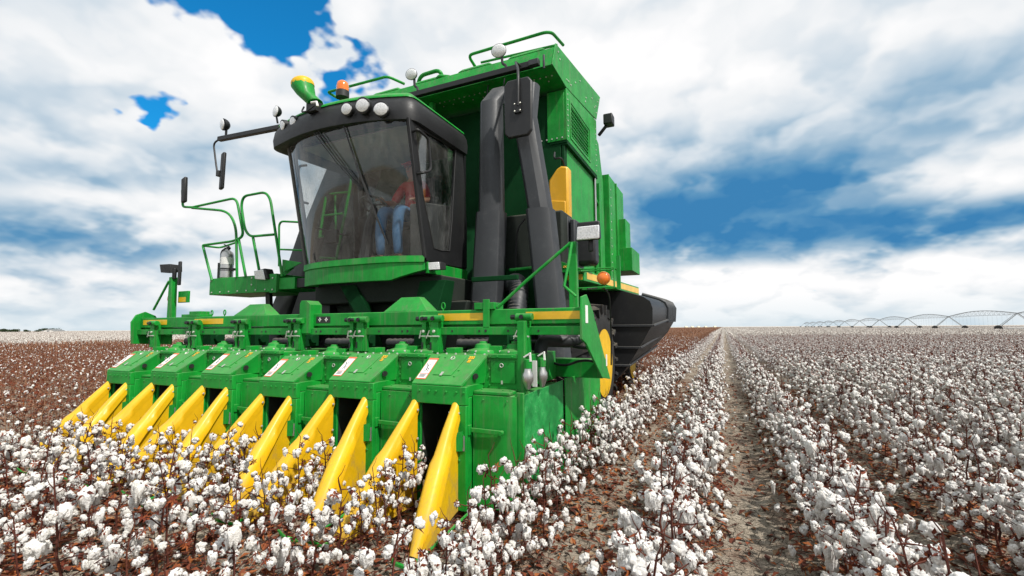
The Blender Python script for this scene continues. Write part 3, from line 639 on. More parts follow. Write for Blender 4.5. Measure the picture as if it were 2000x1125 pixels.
# left side
b = MB(); outl = [(4.82, 2.40), (5.86, 2.40), (5.74, 4.2), (4.44, 4.2)]; inl = [(4.88, 2.48), (5.74, 2.48), (5.64, 4.1), (4.52, 4.1)]
ring(b, -5.43, outl, inl, .04); cp('side_frame', b, M['black'], .006)
b = MB(); b.prism(inl, 'x', -5.452, -5.446); cp('side_glass', b, M['glass'])
xx, yy, zz = (-5.773, 4.750, 3.851)
b = MB(); b.tube(arc([((-5.47, 4.75, 3.90), 0), ((-5.60, 4.72, 3.90), .06), ((-5.62, 4.75, 3.38), .06), ((-5.47, 4.8, 3.34), 0)]), .018, 8); cp('grab_handle', b, M['black'])
# rear glass
b = MB(); b.box(-5.36, -3.52, 5.83, 5.836, 3.36, 4.2); cp('rear_glass', b, M['glass'])
# plan outline of the roof
plan = []
for k in range(4): plan.append((Vector((-5.66 - .035 * k, 5.75 - k * .34)), Vector((-1, 0))))
for k in range(5): a = k / 4 * R(74); plan.append((Vector((-5.58 - .20 * math.cos(a), 4.52 - .20 * math.sin(a))), Vector((-math.cos(a), -math.sin(a)))))
for k in range(1, 14):
    s = k / 14; x = -5.53 + s * 1.99; q = 2 * s - 1; plan.append((Vector((x, 4.31 + .05 * s - .17 * (1 - q * q))), Vector((q * .38, -1)).normalized()))
for k in range(5): a = R(74) * (1 - k / 4); plan.append((Vector((-3.53 + .20 * math.cos(a), 4.58 - .20 * math.sin(a))), Vector((math.cos(a), -math.sin(a)))))
for k in range(4): plan.append((Vector((-3.325, 4.76 + k * .33)), Vector((1, 0))))
def loft(sec): return [[Vector((*(p - nrm * ins), z)) for (p, nrm) in plan] for (ins, z) in sec]
b = MB(); b.grid(loft([(.30, 4.10), (.05, 4.045), (.012, 4.06), (0, 4.16), (.02, 4.28), (.075, 4.375), (.16, 4.40)])); cp('roof_visor', b, M['black'], angle=50)
b = MB(); sec = [(.10, 4.372), (.062, 4.378), (.066, 4.40), (.13, 4.455), (.32, 4.50)]; g = loft(sec); b.grid(g); top = g[-1]; b.add(top, [tuple(range(len(top)))])
cp('cab_roof', b, M['green'], angle=50)
b = MB(); b.box(-5.40, -3.46, 4.62, 5.80, 4.08, 4.10); cp('headliner', b, M['headliner'])
# work lamps in the visor
for (p, r, nx) in (((-5.420, 4.285, 4.306), .070, -.30), ((-5.174, 4.245, 4.292), .074, -.22), ((-4.130, 4.155, 4.213), .078, .04), ((-3.885, 4.165, 4.212), .090, .14), ((-3.629, 4.200, 4.128), .088, .3)):
    c = Vector(p); nv = Vector((nx, -1, -.22)).normalized(); c = c - nv * 0.01
    b = MB(); b.lathe([(r * 1.10, -.05), (r * 1.12, .012), (r * 1.0, .018)], c, nv, 20); cp('lamp_bezel', b, M['black'])
    b = MB(); b.dome(c + nv * .010, r, .018, nv, 20, sc=(1.12, .95)); cp('work_lamp', b, M['lens'])
# gps receiver, beacon, small lamp
g0 = Vector((-4.903, 4.150, 4.723))
b = MB(); b.dome(g0 + Vector((0, 0, -.01)), .145, .095, (-.10, -.16, 1), 20, base=.03); cp('receiver_dome', b, M['yellow'], angle=60)
g1 = Vector((-4.714, 4.200, 4.404))
b = MB(); r1 = []; r2 = []; r2b = []; r3 = []
for k in range(14):
    a = 2 * math.pi * k / 14; r1.append(g0 + Vector((.140 * math.cos(a), .14 * math.sin(a), -.005))); r2.append(g0 + Vector((.145 * math.cos(a) + .01, .145 * math.sin(a), -.065))); r2b.append(g0 + Vector((.115 * math.cos(a) + .055, .125 * math.sin(a) + .01, -.16))); r3.append(g1 + Vector((.085 * math.cos(a) , .10 * math.sin(a), .03 + .03 * math.cos(a))))
b.grid([r1, r2, r2b, r3], True); b.add(r3, [tuple(range(14))]); cp('receiver_body', b, M['green'], angle=40)
b = MB(); q = g1; b.box(q.x - .10, q.x + .07, q.y - .06, q.y + .12, q.z - .10, q.z + .03); b.tube(arc([(q + Vector((-.12, -.07, -.02)), 0), (q + Vector((-.15, -.09, -.10)), .05), (q + Vector((0, -.12, -.13)), .05), (q + Vector((.10, -.10, -.06)), 0)]), .012, 6); cp('receiver_bracket', b, M['black'], .008)
b = MB(); b.tube([q + Vector((.03, -.09, -.01)), q + Vector((.12, -.09, -.02)), q + Vector((.14, -.09, -.08))], .016, 8); cp('receiver_plug', b, M['white'])
p = Vector((-4.502, 4.450, 4.629)); b = MB(); b.lathe([(.085, -.05), (.085, .035), (.080, .04)], p, n=16); cp('beacon_base', b, M['ink'])
b = MB(); b.lathe([(.080, .04), (.080, .11), (.070, .155), (.04, .18), (.01, .187)], p, n=18); cp('beacon_lens', b, M['amber'], angle=60)
p = Vector((-5.985, 4.600, 4.768)); b = MB(); b.dome(p, .085, -.09, (-.2, -1, 0), 16); b.cyl(p + Vector((.02, .03, -.18)), p, .015, 6); cp('lamp_housing', b, M['black'])
b = MB(); b.dome(p, .08, .02, (-.2, -1, 0), 16); cp('work_lamp', b, M['lens'])
# wiper
a0 = Vector((-4.458, 4.180, 4.111))
b = MB()
def wsp(s, t, o=.03): q = ws(s, t); return q + Vector((0, -o, 0))
for ds in (0, .02, .045): b.tube([wsp(.33 + ds, 1.0, .05), wsp(.50 + ds, .72), wsp(.66 + ds * .5, .50)], .007, 5)
b.tube([wsp(.64, .505), wsp(.66, .488), wsp(.70, .51)], .009, 5); cp('wiper_arm', b, M['ink'])['kind'] = 'stuff'
b = MB(); b.tube([wsp(.60, .97), wsp(.67, .62), wsp(.74, .34), wsp(.80, .10)], [.008, .014, .014, .008], 6); cp('wiper_blade', b, M['ink'])
# corner work lamp at the apron
p = Vector((-3.310, 4.880, 2.288))
b = MB(); b.hexa([p + Vector(v) for v in ((-.075, -.01, -.055), (.085, .03, -.05), (.11, .12, -.04), (-.04, .10, -.04), (-.09, -.02, .055), (.075, .02, .06), (.10, .12, .05), (-.04, .10, .05))]); cp('lamp_housing', b, M['black'], .01)
b = MB(); b.hexa([p + Vector(v) for v in ((-.07, -.022, -.048), (.075, .014, -.044), (.075, .03, -.044), (-.07, -.008, -.048), (-.083, -.033, .048), (.066, .004, .052), (.066, .02, .052), (-.083, -.016, .048))]); cp('work_lamp', b, M['lens'], .008)
# interior: seat, column, wheel, console, monitor
b = MB(); b.box(-4.42, -3.86, 5.25, 5.70, 2.92, 3.03); b.hexa([(-4.40, 5.62, 3.03), (-3.88, 5.62, 3.03), (-3.88, 5.74, 3.03), (-4.40, 5.74, 3.03), (-4.36, 5.70, 3.80), (-3.92, 5.70, 3.80), (-3.92, 5.80, 3.80), (-4.36, 5.80, 3.80)]); b.box(-4.3, -3.98, 5.3, 5.65, 2.39, 2.92); cp('operator_seat', b, M['seat'], .04)
b = MB(); b.hexa([(-3.78, 5.0, 2.39), (-3.5, 5.0, 2.39), (-3.5, 5.75, 2.39), (-3.78, 5.75, 2.39), (-3.80, 5.0, 3.18), (-3.55, 5.0, 3.18), (-3.55, 5.75, 3.30), (-3.80, 5.75, 3.30)]); cp('side_console', b, M['trim'], .02)
b = MB(); b.tube([(-4.42, 4.85, 2.39), (-4.42, 4.92, 2.9), (-4.42, 5.02, 3.2)], [.09, .07, .05], 10); cp('steering_column', b, M['black'])
b = MB(); hubp = Vector((-4.42, 5.02, 3.24)); ax = Vector((0, .45, .9)).normalized(); e1 = Vector((1, 0, 0)); e2 = ax.cross(e1)
b.tube([hubp + (e1 * math.cos(a) + e2 * math.sin(a)) * .20 for a in [i * math.pi / 10 for i in range(20)]], .015, 8, True)
for a in (0, 2.1, 4.2): b.cyl(hubp, hubp + (e1 * math.cos(a) + e2 * math.sin(a)) * .2, .012, 6)
cp('steering_wheel', b, M['ink'])
b = MB(); b.box(-5.30, -5.05, 4.95, 5.0, 2.75, 2.95); b.tube([(-5.44, 4.9, 3.0), (-5.1, 5.0, 2.9), (-4.9, 5.05, 2.85)], .015, 6); cp('monitor', b, M['black'], .01)
# rear cab step and chassis under the cab

# ---------------------------------------------------------------- chassis, wheels
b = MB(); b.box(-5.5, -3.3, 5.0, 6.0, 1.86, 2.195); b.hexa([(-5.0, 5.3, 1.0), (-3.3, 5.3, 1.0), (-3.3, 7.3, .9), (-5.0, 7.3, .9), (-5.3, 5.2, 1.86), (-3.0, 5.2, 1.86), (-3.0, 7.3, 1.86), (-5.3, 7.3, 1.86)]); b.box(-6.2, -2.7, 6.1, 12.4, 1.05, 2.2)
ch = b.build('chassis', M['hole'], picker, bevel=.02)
def chp(name, mb, m, bevel=.006, angle=35): return mb.build(name, m, ch, bevel=bevel, angle=angle)
b = MB(); b.hexa([(-4.6, 4.9, 1.70), (-4.35, 4.9, 1.70), (-4.35, 5.2, 1.2), (-4.6, 5.2, 1.2), (-5.0, 4.98, 2.12), (-4.7, 4.98, 2.12), (-4.7, 5.2, 2.12), (-5.0, 5.2, 2.12)]); chp('lift_arm', b, M['shade_green']); b = MB(); b.hexa([(-3.7, 4.9, 1.5), (-3.35, 4.9, 1.5), (-3.35, 5.2, 1.2), (-3.7, 5.2, 1.2), (-3.6, 4.98, 2.12), (-3.2, 4.98, 2.12), (-3.2, 5.2, 2.12), (-3.6, 5.2, 2.12)]); chp('lift_arm', b, M['shade_green'])
b = MB(); b.hexa([(-6.15, 5.1, 1.60), (-5.3, 5.1, 1.60), (-5.3, 5.9, 1.60), (-6.15, 5.9, 1.60), (-5.95, 5.1, 2.07), (-5.3, 5.1, 2.07), (-5.3, 5.9, 2.07), (-5.95, 5.9, 2.07)]); chp('battery_box', b, M['black'])
b = MB(); b.box(-2.95, -2.3, 5.2, 5.26, 2.10, 2.16); chp('cross_member', b, M['shade_green']); b = MB(); b.box(-2.9, -2.25, 6.0, 6.05, 1.75, 2.35); chp('cross_member', b, M['shade_green'])
b = MB(); b.tube([(-6.9, 7.2, .95), (-1.9, 7.2, .95)], .16, 12); chp('axle', b, M['shade_green']); b = MB(); b.tube([(-6.3, 11.6, .66), (-2.5, 11.6, .66)], .10, 10); chp('axle', b, M['shade_green'])
def wheel(xo, sgn, y, Rr, w, rim):
    """xo outer face, sgn +1 when the outer face looks to +x"""
    b = MB(); prof = [(rim, .02), (rim + .06, .0), (Rr * .80, .01), (Rr * .92, .05), (Rr * .955, .10), (Rr * .96, w / 2), (Rr * .955, w - .10), (Rr * .92, w - .05), (Rr * .80, w - .01), (rim, w - .02)]
    b.lathe(prof, (xo, y, Rr), (-sgn, 0, 0), 48)
    nl = 22
    for k in range(nl):
        for side in (0, 1):
            a = 2 * math.pi * (k + .5 * side) / nl
            vs = []
            for (u, da) in ((.0, 0.0), (.55, .16)):
                xx = u * w if side == 0 else w - u * w
                for dd in (-.035, .035):
                    for rr in (Rr * .93, Rr * (1.0 if u else .955)):
                        aa = a + da + dd; vs.append(Vector((xo - sgn * max(.012, min(w - .012, xx)), y + math.cos(aa) * rr, Rr + math.sin(aa) * rr)))
            b.hexa([vs[0], vs[2], vs[6], vs[4], vs[1], vs[3], vs[7], vs[5]])
            aa = a
            vs = []
            for (rr, dx) in ((Rr * .80, .004), (Rr * .955, .0)):
                for dd in (-.03, .03):
                    for o in (-.022, .03):
                        x_ = (o + dx) if side == 0 else w - (o + dx); vs.append(Vector((xo - sgn * x_, y + math.cos(aa + dd) * rr, Rr + math.sin(aa + dd) * rr)))
            b.hexa([vs[0], vs[2], vs[3], vs[1], vs[4], vs[6], vs[7], vs[5]])
    wh = chp('wheel', b, M['rubber'], 0, 30)
    wh.name = 'wheel'
    m = MB(); m.lathe([(rim + .035, -.005), (rim + .02, .02), (rim - .03, .05), (rim - .06, .14), (rim * .45, .17), (rim * .40, .10), (.02, .09)], (xo, y, Rr), (-sgn, 0, 0), 32); chp('wheel_rim', m, M['yellow'], 0, 30)
    m = MB()
    for k in range(10): a = k * math.pi / 5; m.bolt((xo - sgn * .168, y + math.cos(a) * rim * .55, Rr + math.sin(a) * rim * .55), (sgn, 0, 0), .022, .03)
    chp('wheel_nuts', m, M['bolt'], 0)['kind'] = 'stuff'
wheel(-1.70, 1, 7.2, .95, .55, .49); wheel(-7.16, -1, 7.2, .95, .55, .49)
wheel(-2.05, 1, 11.6, .66, .42, .36); wheel(-6.81, -1, 11.6, .66, .42, .36)

# ---------------------------------------------------------------- basket
XR, XL = -2.2, -6.68
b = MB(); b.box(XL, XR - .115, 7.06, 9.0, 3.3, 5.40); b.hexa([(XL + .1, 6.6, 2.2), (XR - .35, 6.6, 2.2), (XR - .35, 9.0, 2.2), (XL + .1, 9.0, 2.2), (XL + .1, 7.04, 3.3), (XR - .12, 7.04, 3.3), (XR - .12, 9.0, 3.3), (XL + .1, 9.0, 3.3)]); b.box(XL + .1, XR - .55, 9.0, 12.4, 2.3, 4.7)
bk = b.build('basket', M['shade_green'], picker, bevel=.01)
def kp(name, mb, m=None, bevel=.006, angle=35): return mb.build(name, m or M['green'], bk, bevel=bevel, angle=angle)
# upper side box with grille
b = MB(); ringo = [(7.04, 4.575), (9.06, 4.575), (9.06, 5.74), (7.04, 5.46)]; ringi = [(7.30, 4.73), (8.42, 4.73), (8.42, 5.26), (7.30, 5.26)]
ring(b, XR, ringo, ringi, .04); b.box(XR - .34, XR - .041, 7.036, 7.055, 4.575, 5.44); kp('side_panel', b)
b = MB()
for i in range(15): y = 7.31 + i * .0785; b.box(XR - .030, XR - .018, y, y + .012, 4.735, 5.255)
for i in range(8): z = 4.765 + i * .0685; b.box(XR - .0175, XR - .008, 7.305, 8.415, z, z + .012)
kp('grille_bars', b, None, 0)['kind'] = 'stuff'
b = MB(); b.box(XR - .10, XR - .05, 7.25, 8.47, 4.70, 5.3); kp('grille_backing', b, M['shade_green'], 0)
b = MB(); ring(b, XR + .012, [(7.22, 4.66), (8.51, 4.66), (8.51, 5.33), (7.22, 5.33)], [(7.25, 4.69), (8.48, 4.69), (8.48, 5.30), (7.25, 5.30)], .011); kp('grille_frame', b)
b = MB(); b.box(XR - .30, XR - .002, 7.045, 9.05, 4.535, 4.572); b.box(XR - .12, XR + .003, 7.06, 9.05, 4.50, 4.534); kp('bottom_flange', b, M['shade_green'])
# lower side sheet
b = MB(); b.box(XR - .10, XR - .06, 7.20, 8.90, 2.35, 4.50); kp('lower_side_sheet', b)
b = MB(); b.box(XR - .10, XR - .055, 7.06, 7.20, 2.35, 4.50); kp('corner_post', b, M['shade_green'])
for y in (9.02, 9.45): b = MB(); b.box(XR - .16, XR - .06, y, y + .09, 2.2, 4.55); kp('frame_post', b)
for z in (2.6, 3.0, 3.55, 4.1): b = MB(); b.bar((XR - .11, 9.1, z + .12), (XR - .11, 9.46, z), .05, .05); kp('frame_rung', b)
b = MB(); b.cyl((XR - .03, 8.96, 3.4), (XR - .03, 8.96, 4.5), .022, 10); kp('cylinder_rod', b, M['metal'], 0)
b = MB(); b.cyl((XR - .03, 8.96, 2.2), (XR - .03, 8.96, 3.42), .04, 12); kp('lift_cylinder', b)
# rear stepped panels
b = MB(); b.prism([(9.4, 2.4), (9.4, 4.5), (9.62, 5.6), (9.8, 5.55), (10.15, 4.75), (10.2, 2.4)], 'x', XR - .22, XR - .14); kp('rear_fin', b)
b = MB(); b.box(XR - .75, XR - .05, 10.35, 10.40, 2.5, 5.02); b.box(XR - .09, XR - .05, 10.405, 11.0, 2.5, 5.0); kp('rear_door', b)
b = MB(); b.box(XR - .6, XR - .02, 11.05, 11.10, 2.9, 5.0); b.box(XR - .06, XR - .02, 11.105, 11.85, 2.9, 4.95); kp('rear_door', b)
b = MB(); b.box(XR - .45, XR + .13, 11.25, 11.9, 3.36, 4.15); kp('rear_box', b)
b = MB(); x1 = (-1.923, 11.200, 2.960)[0]; b.box(XR - .25, x1, 11.2, 12.3, 2.86, 3.42); kp('tail_box', b)
# lid: overhanging roof with end plates
lid = [(6.34, 5.49), (6.52, 5.93), (9.44, 6.42), (9.06, 5.76), (7.02, 5.46)]
b = MB(); b.prism([(6.36, 5.50), (6.50, 5.86), (9.38, 6.33), (9.04, 5.78), (7.02, 5.47)], 'x', XL, XR - .012); kp('roof_lid', b)
b = MB(); b.prism(lid, 'x', XR - .010, XR + .006); kp('lid_end_plate', b)
b = MB(); b.prism(lid, 'x', XL - .016, XL - .002); kp('lid_end_plate', b)
b = MB()
for k in range(5):
    x = XR - .5 - k * .95
    b.hexa([(x - .34, 6.50, 5.87), (x + .34, 6.50, 5.87), (x + .34, 7.2, 5.97), (x - .34, 7.2, 5.97), (x - .26, 6.56, 5.95), (x + .26, 6.56, 5.95), (x + .26, 7.2, 6.03), (x - .26, 7.2, 6.03)])
kp('roof_ribs', b, None, .03)['kind'] = 'stuff'
b = MB(); b.box(XL + .2, (-2.481, 6.250, 5.539)[0], 6.20, 6.29, 5.46, 5.55); kp('lamp_bar', b, M['black'])
b = MB(); b.cyl((-2.30, 6.26, 5.4), (-2.30, 6.26, 5.62), .02, 6); b.box(-2.52, -2.36, 6.17, 6.27, 5.455, 5.545); kp('bar_clamp', b, M['duct'])
# rivets and bolts on the lid and panels
b = MB(); rng = random.Random(5)
for (y, z) in ((6.62, 5.84), (6.70, 5.76), (7.05, 5.60), (7.15, 5.62), (7.28, 5.62), (7.55, 5.80), (7.85, 5.98), (8.2, 5.75), (8.25, 5.85), (8.7, 6.05), (8.9, 5.95), (9.0, 6.02), (9.05, 5.9), (9.2, 6.2), (9.3, 6.3)): b.bolt((XR + .006, y, z), (1, 0, 0), .017, .012)
for k in range(9): b.bolt((XR + .001, 7.10, 4.65 + k * .09), (1, 0, 0), .014, .01); b.bolt((XR + .001, 8.98, 4.65 + k * .11), (1, 0, 0), .014, .01)
for k in range(12): b.bolt((XR - .055, 9.06, 2.5 + k * .17), (1, 0, 0), .015, .01); b.bolt((XR - .05, 10.5, 2.6 + k * .19), (1, 0, 0), .018, .01)
for k in range(44):
    x = XR - .1 - k * .1; b.bolt((x, 6.62, 5.478), (0, -.05, -1), .015, .012)
    if k % 2: b.bolt((x, 6.75, 5.472), (0, -.05, -1), .013, .012)
for k in range(8): b.bolt((XR - .08 - k * .09, 7.035, 4.62), (0, -1, 0), .014, .01)
kp('rivets', b, M['bolt'], 0)['kind'] = 'stuff'
# roof rails
def rail(pts, r=.026): b = MB(); b.tube(arc(pts), r, 10); return kp('roof_rail', b, None, 0)
rail([((-3.843, 6.900, 6.164), 0), ((-3.875, 6.700, 6.272), .10), ((-2.343, 6.700, 6.287), .16), ((-2.322, 7.300, 6.387), 0)])
rail([((-3.880, 7.200, 6.413), 0), ((-2.300, 6.900, 6.148), 0)], .022)
rail([((-6.899, 6.700, 6.151), 0), ((-7.078, 6.600, 6.273), .06), ((-5.559, 6.600, 6.242), .1), ((-5.398, 6.900, 6.203), 0)])
rail([((-4.948, 6.700, 5.889), 0), ((-4.822, 6.600, 6.073), .12), ((-4.382, 6.600, 6.081), .12), ((-4.381, 6.700, 5.903), 0)], .035)
b = MB(); b.tube(arc([((-4.487, 6.600, 5.802), 0), ((-4.357, 6.500, 5.909), .06), ((-4.189, 6.600, 5.901), 0)]), .03, 8); kp('lid_handle', b, None, 0)
# flood lamps on the bar
for (px, rr, nx) in (((-3.031, 6.200, 5.846), .105, .15), ((-4.712, 6.200, 5.868), .095, .1)):
    c = Vector(px); nv = Vector((nx, -1, -.25)).normalized()
    b = MB(); b.dome(c, rr * 1.06, -.09, nv, 18, sc=(1.12, .95)); b.tube(arc([(c + Vector((.03, .05, -.06)), 0), (c + Vector((.04, .05, -.20)), .05), (c + Vector((.10, .05, -.24)), .05), (c + Vector((.13, .02, -.32)), 0)]), .022, 8); kp('lamp_housing', b, M['black'], 0)
    b = MB(); b.dome(c, rr, .025, nv, 20, sc=(1.12, .95)); kp('flood_lamp', b, M['lens'], 0)
b = MB(); b.hexa([(-4.55, 6.5, 5.46), (-4.47, 6.5, 5.46), (-4.47, 6.6, 5.46), (-4.55, 6.6, 5.46), (-4.55, 6.5, 4.98), (-4.47, 6.5, 4.98), (-4.47, 6.6, 4.98), (-4.55, 6.6, 4.98)]); b.box(-4.85, -4.47, 6.5, 6.6, 4.90, 4.978); kp('lid_stay', b)
b = MB()
for (p0, p1, p2) in ((((-3.32, 6.4, 5.45)), (-3.25, 6.3, 5.05), (-3.0, 6.35, 5.46)),): b.tube(arc([(p0, 0), ((-3.33, 6.3, 4.9), .2), ((-3.05, 6.3, 4.95), .2), (p2, 0)]), .010, 6)
kp('lamp_cable', b, M['black'], 0)
# big mirror on the far bar end
b = MB(); c = Vector((-2.377, 5.450, 4.443)); pl = [(c.x + sx_ * a, c.z + sz_ * h) for (sx_, sz_, a, h) in ((-1, -1, .17, .40), (1, -1, .17, .40), (1, 1, .20, .36), (-1, 1, .20, .36))]
b.prism([(c.x - .14, c.z - .41), (c.x + .14, c.z - .41), (c.x + .20, c.z - .34), (c.x + .205, c.z + .33), (c.x + .15, c.z + .40), (c.x - .15, c.z + .40), (c.x - .205, c.z + .33), (c.x - .20, c.z - .34)], 'y', 5.43, 5.49); kp('wing_mirror', b, M['black'], .02)
b = MB(); b.tube(arc([((-2.66, 6.22, 5.50), 0), ((-2.70, 6.1, 5.52), .06), ((c.x + .03, 5.40, 4.95), .35), ((c.x + .02, 5.405, c.z), 0)]), .018, 8); b.box(c.x - .035, c.x + .055, 5.40, 5.429, c.z - .09, c.z + .05); kp('mirror_arm', b, M['black'], 0)
b = MB()
for (dx_, dz_) in ((-.03, .03), (.05, .03), (-.03, -.07), (.05, -.07)): b.bolt((c.x + dx_, 5.40, c.z + dz_), (0, -1, 0), .011, .012)
kp('mirror_bolts', b, M['bolt'], 0)['kind'] = 'stuff'
# rear work lamp on its arm
p = Vector((-2.050, 9.362, 5.824)); b = MB(); b.bar(p + Vector((-.18, 0, -.28)), p + Vector((.02, 0, -.06)), .05, .07); b.box(p.x - .05, p.x + .14, p.y - .12, p.y + .12, p.z - .1, p.z + .12); kp('rear_work_lamp', b, M['black'], .02)
# ---------------------------------------------------------------- ducts
def duct(name, st, yf, yb):
    """st: stations (z, x left, x right)"""
    b = MB(); rows = []
    for (z, xl, xr, dy) in st:
        w = xr - xl; rows.append([Vector(v) for v in ((xl + .04, yf + dy, z), (xl + w * .66, yf + dy, z), (xr - .02, yf + dy + .06, z), (xr, yf + dy + .12, z), (xr, yb + dy, z), (xl, yb + dy, z), (xl, yf + dy + .05, z))])
    b.grid(rows, True); b.add(rows[0], [tuple(range(7))]); b.add(rows[-1], [tuple(range(7))]); return b
dk = duct('d', [(5.05, -3.02, -2.72, .25), (4.75, -3.07, -2.78, .0), (3.10, -3.10, -2.76, 0)], 5.62, 5.84).build('air_duct', M['duct'], picker, bevel=.012)
duct('d', [(3.13, -3.125, -2.74, 0), (2.0, -3.17, -2.76, -.05), (1.0, -3.2, -2.78, -.15)], 5.59, 5.86).build('lower_section', M['duct'], dk, bevel=.012)
dk = duct('d', [(5.0, -2.60, -2.28, .2), (4.45, -2.56, -2.25, 0), (3.06, -2.335, -2.03, 0)], 5.62, 5.84).build('air_duct', M['duct'], picker, bevel=.012)
duct('d', [(3.09, -2.36, -2.01, 0), (1.75, -2.21, -1.86, -.05), (1.0, -2.12, -1.76, -.15)], 5.59, 5.86).build('lower_section', M['duct'], dk, bevel=.012)
for (ox, oy) in ((0, 0), (.62, .12)):
    A, B_, D_, E_ = (-5.859, 6.050, 5.542), (-6.262, 6.050, 4.856), (-7.033, 6.050, 3.423), (-7.544, 6.050, 2.338)
    w_ = .42
    dk = duct('d', [(A[2], A[0] + ox * .6, A[0] + ox * .6 + w_, .15), (B_[2], B_[0] + ox * .75, B_[0] + ox * .75 + w_, oy), (D_[2], D_[0] + ox, D_[0] + ox + w_, oy)], 6.05, 6.40).build('air_duct', M['duct'], picker, bevel=.012)
    duct('d', [(D_[2] + .03, D_[0] + ox - .02, D_[0] + ox + w_ + .02, oy), (E_[2], E_[0] + ox, E_[0] + ox + w_ + .04, oy), (1.0, E_[0] - .45 + ox, E_[0] + ox + w_ - .4, oy - .2)], 6.02, 6.43).build('lower_section', M['duct'], dk, bevel=.012)
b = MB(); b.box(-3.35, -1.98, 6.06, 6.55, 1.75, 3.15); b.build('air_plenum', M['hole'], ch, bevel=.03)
b = MB(); b.cyl((-2.72, 5.9, 2.32), (-2.22, 5.9, 2.34), .022, 8); b.build('support_bar', M['green'], ch)
b = MB(); b.tube(arc([((-2.50, 5.95, 3.05), 0), ((-2.62, 5.92, 2.9), .2), ((-2.66, 5.95, 2.3), 0)]), .012, 6); b.build('hydraulic_hose', M['black'], ch)
# corrugated hose beside the ducts
b = MB(); pts = arc([((-2.78, 6.0, 2.12), 0), ((-2.50, 5.75, 2.14), .25), ((-2.45, 5.5, 1.6), .3), ((-2.6, 5.3, 1.2), 0)], 22); b.tube(pts, [.135 if i % 2 else .120 for i in range(len(pts))], 14); b.build('corrugated_hose', M['duct'], ch, angle=60)
# ribbed black tank, amber tank
b = MB()
for k in range(4):
    x = -2.20 + k * .098; b.prism([(x - .042, 6.32), (x - .03, 6.28), (x + .03, 6.28), (x + .042, 6.32), (x + .042, 6.7), (x - .042, 6.7)], 'z', 2.32, 3.2 - .05 * k)
b.box(-2.24, -1.86, 6.34, 6.7, 2.3, 3.0); b.build('ribbed_tank', M['duct'], ch, bevel=.012)
b = MB(); b.box(-1.98, -1.62, 6.4, 6.7, 2.4, 2.85); b.build('filter_canister', M['black'], ch, bevel=.06)
b = MB(); b.prism([(-2.38, 3.05), (-2.09, 3.05), (-2.06, 3.12), (-2.06, 3.96), (-2.17, 3.985), (-2.24, 3.95), (-2.375, 3.78)], 'y', 6.60, 6.80); tk = b.build('amber_tank', M['tank'], ch, bevel=.03)
b = MB(); b.prism([(-2.365, 3.07), (-2.10, 3.07), (-2.10, 3.42), (-2.365, 3.46)], 'y', 6.585, 6.61); b.build('tank_step', M['tank'], ch, bevel=.02)
b = MB(); b.tube(arc([((-2.15, 6.75, 4.0), 0), ((-2.15, 6.6, 4.12), .1), ((-2.28, 6.6, 4.1), .1), ((-2.3, 6.7, 4.25), 0)]), .016, 6); b.build('tank_hose', M['black'], ch)
# side deck with stripe and black engine hull
b = MB(); b.hexa([(-2.6, 6.25, 2.15), (-1.74, 6.25, 2.15), (-1.74, 10.9, 2.24), (-2.6, 10.9, 2.24), (-2.6, 6.25, 2.50), (-1.74, 6.25, 2.30), (-1.74, 10.9, 2.42), (-2.6, 10.9, 2.5)]); dkk = b.build('side_deck', M['green'], picker, bevel=.008)
b = MB(); b.hexa([(-1.7385, 6.4, 2.19), (-1.7365, 6.4, 2.19), (-1.7365, 10.88, 2.27), (-1.7385, 10.88, 2.27), (-1.7385, 6.4, 2.285), (-1.7365, 6.4, 2.285), (-1.7365, 10.88, 2.39), (-1.7385, 10.88, 2.39)]); b.build('yellow_stripe', M['decal'], dkk)
b = MB(); b.box(-2.02, -1.76, 6.2475, 6.2495, 2.17, 2.245); b.build('yellow_stripe', M['decal'], dkk)
b = MB(); b.plate([(-2.02, 6.05, 2.42), (-1.72, 6.05, 2.30), (-1.72, 6.05, 2.26), (-2.02, 6.05, 2.26)], (0, 1, 0), .2); b.build('deck_nose', M['green'], dkk, bevel=.004)
b = MB()
for k in range(3): b.tube([(-1.96 + k * .035 + .014 * math.cos(a), 6.046, 2.335 + .014 * math.sin(a)) for a in [i * 1.05 for i in range(6)]], .005, 4, True)
b.build('orange_decal', M['tank'], dkk)['kind'] = 'stuff'
hf = [(-2.7, 2.36), (-1.75, 2.20), (-1.34, 2.07), (-1.22, 1.98), (-1.18, 1.85), (-1.19, 1.55), (-1.44, 1.12), (-1.66, .78), (-1.90, .48), (-2.7, .48)]
hr = [(-2.7, 2.40), (-1.75, 2.30), (-1.36, 2.17), (-1.24, 2.10), (-1.17, 1.97), (-1.20, 1.62), (-1.36, 1.35), (-1.60, 1.08), (-1.95, .85), (-2.7, .85)]
b = MB(); rows = []
for k in range(6):
    t = k / 5; y = 8.9 + 4.1 * t; rows.append([Vector((p[0] + (q[0] - p[0]) * t, y + (.25 * (1 if i in (4, 5) else 0)) * 0, p[1] + (q[1] - p[1]) * t)) for i, (p, q) in enumerate(zip(hf, hr))])
b.grid(rows, True); b.add(rows[0], [tuple(range(10))]); b.add(rows[-1], [tuple(range(10))]); hull = b.build('engine_hull', M['black'], picker, bevel=.03, angle=40)
for (z0, xr_) in ((1.53, -1.185), (1.12, -1.43), (.78, -1.65)):
    b = MB(); b.box(-2.6, xr_ + .004, 8.87, 8.897, z0 - .025, z0 + .02)
    b.bar((xr_ + .01, 8.88, z0), (xr_ + .02, 12.9, z0 + .22), .04, .045); b.build('hull_rib', M['duct'], hull, bevel=.008)
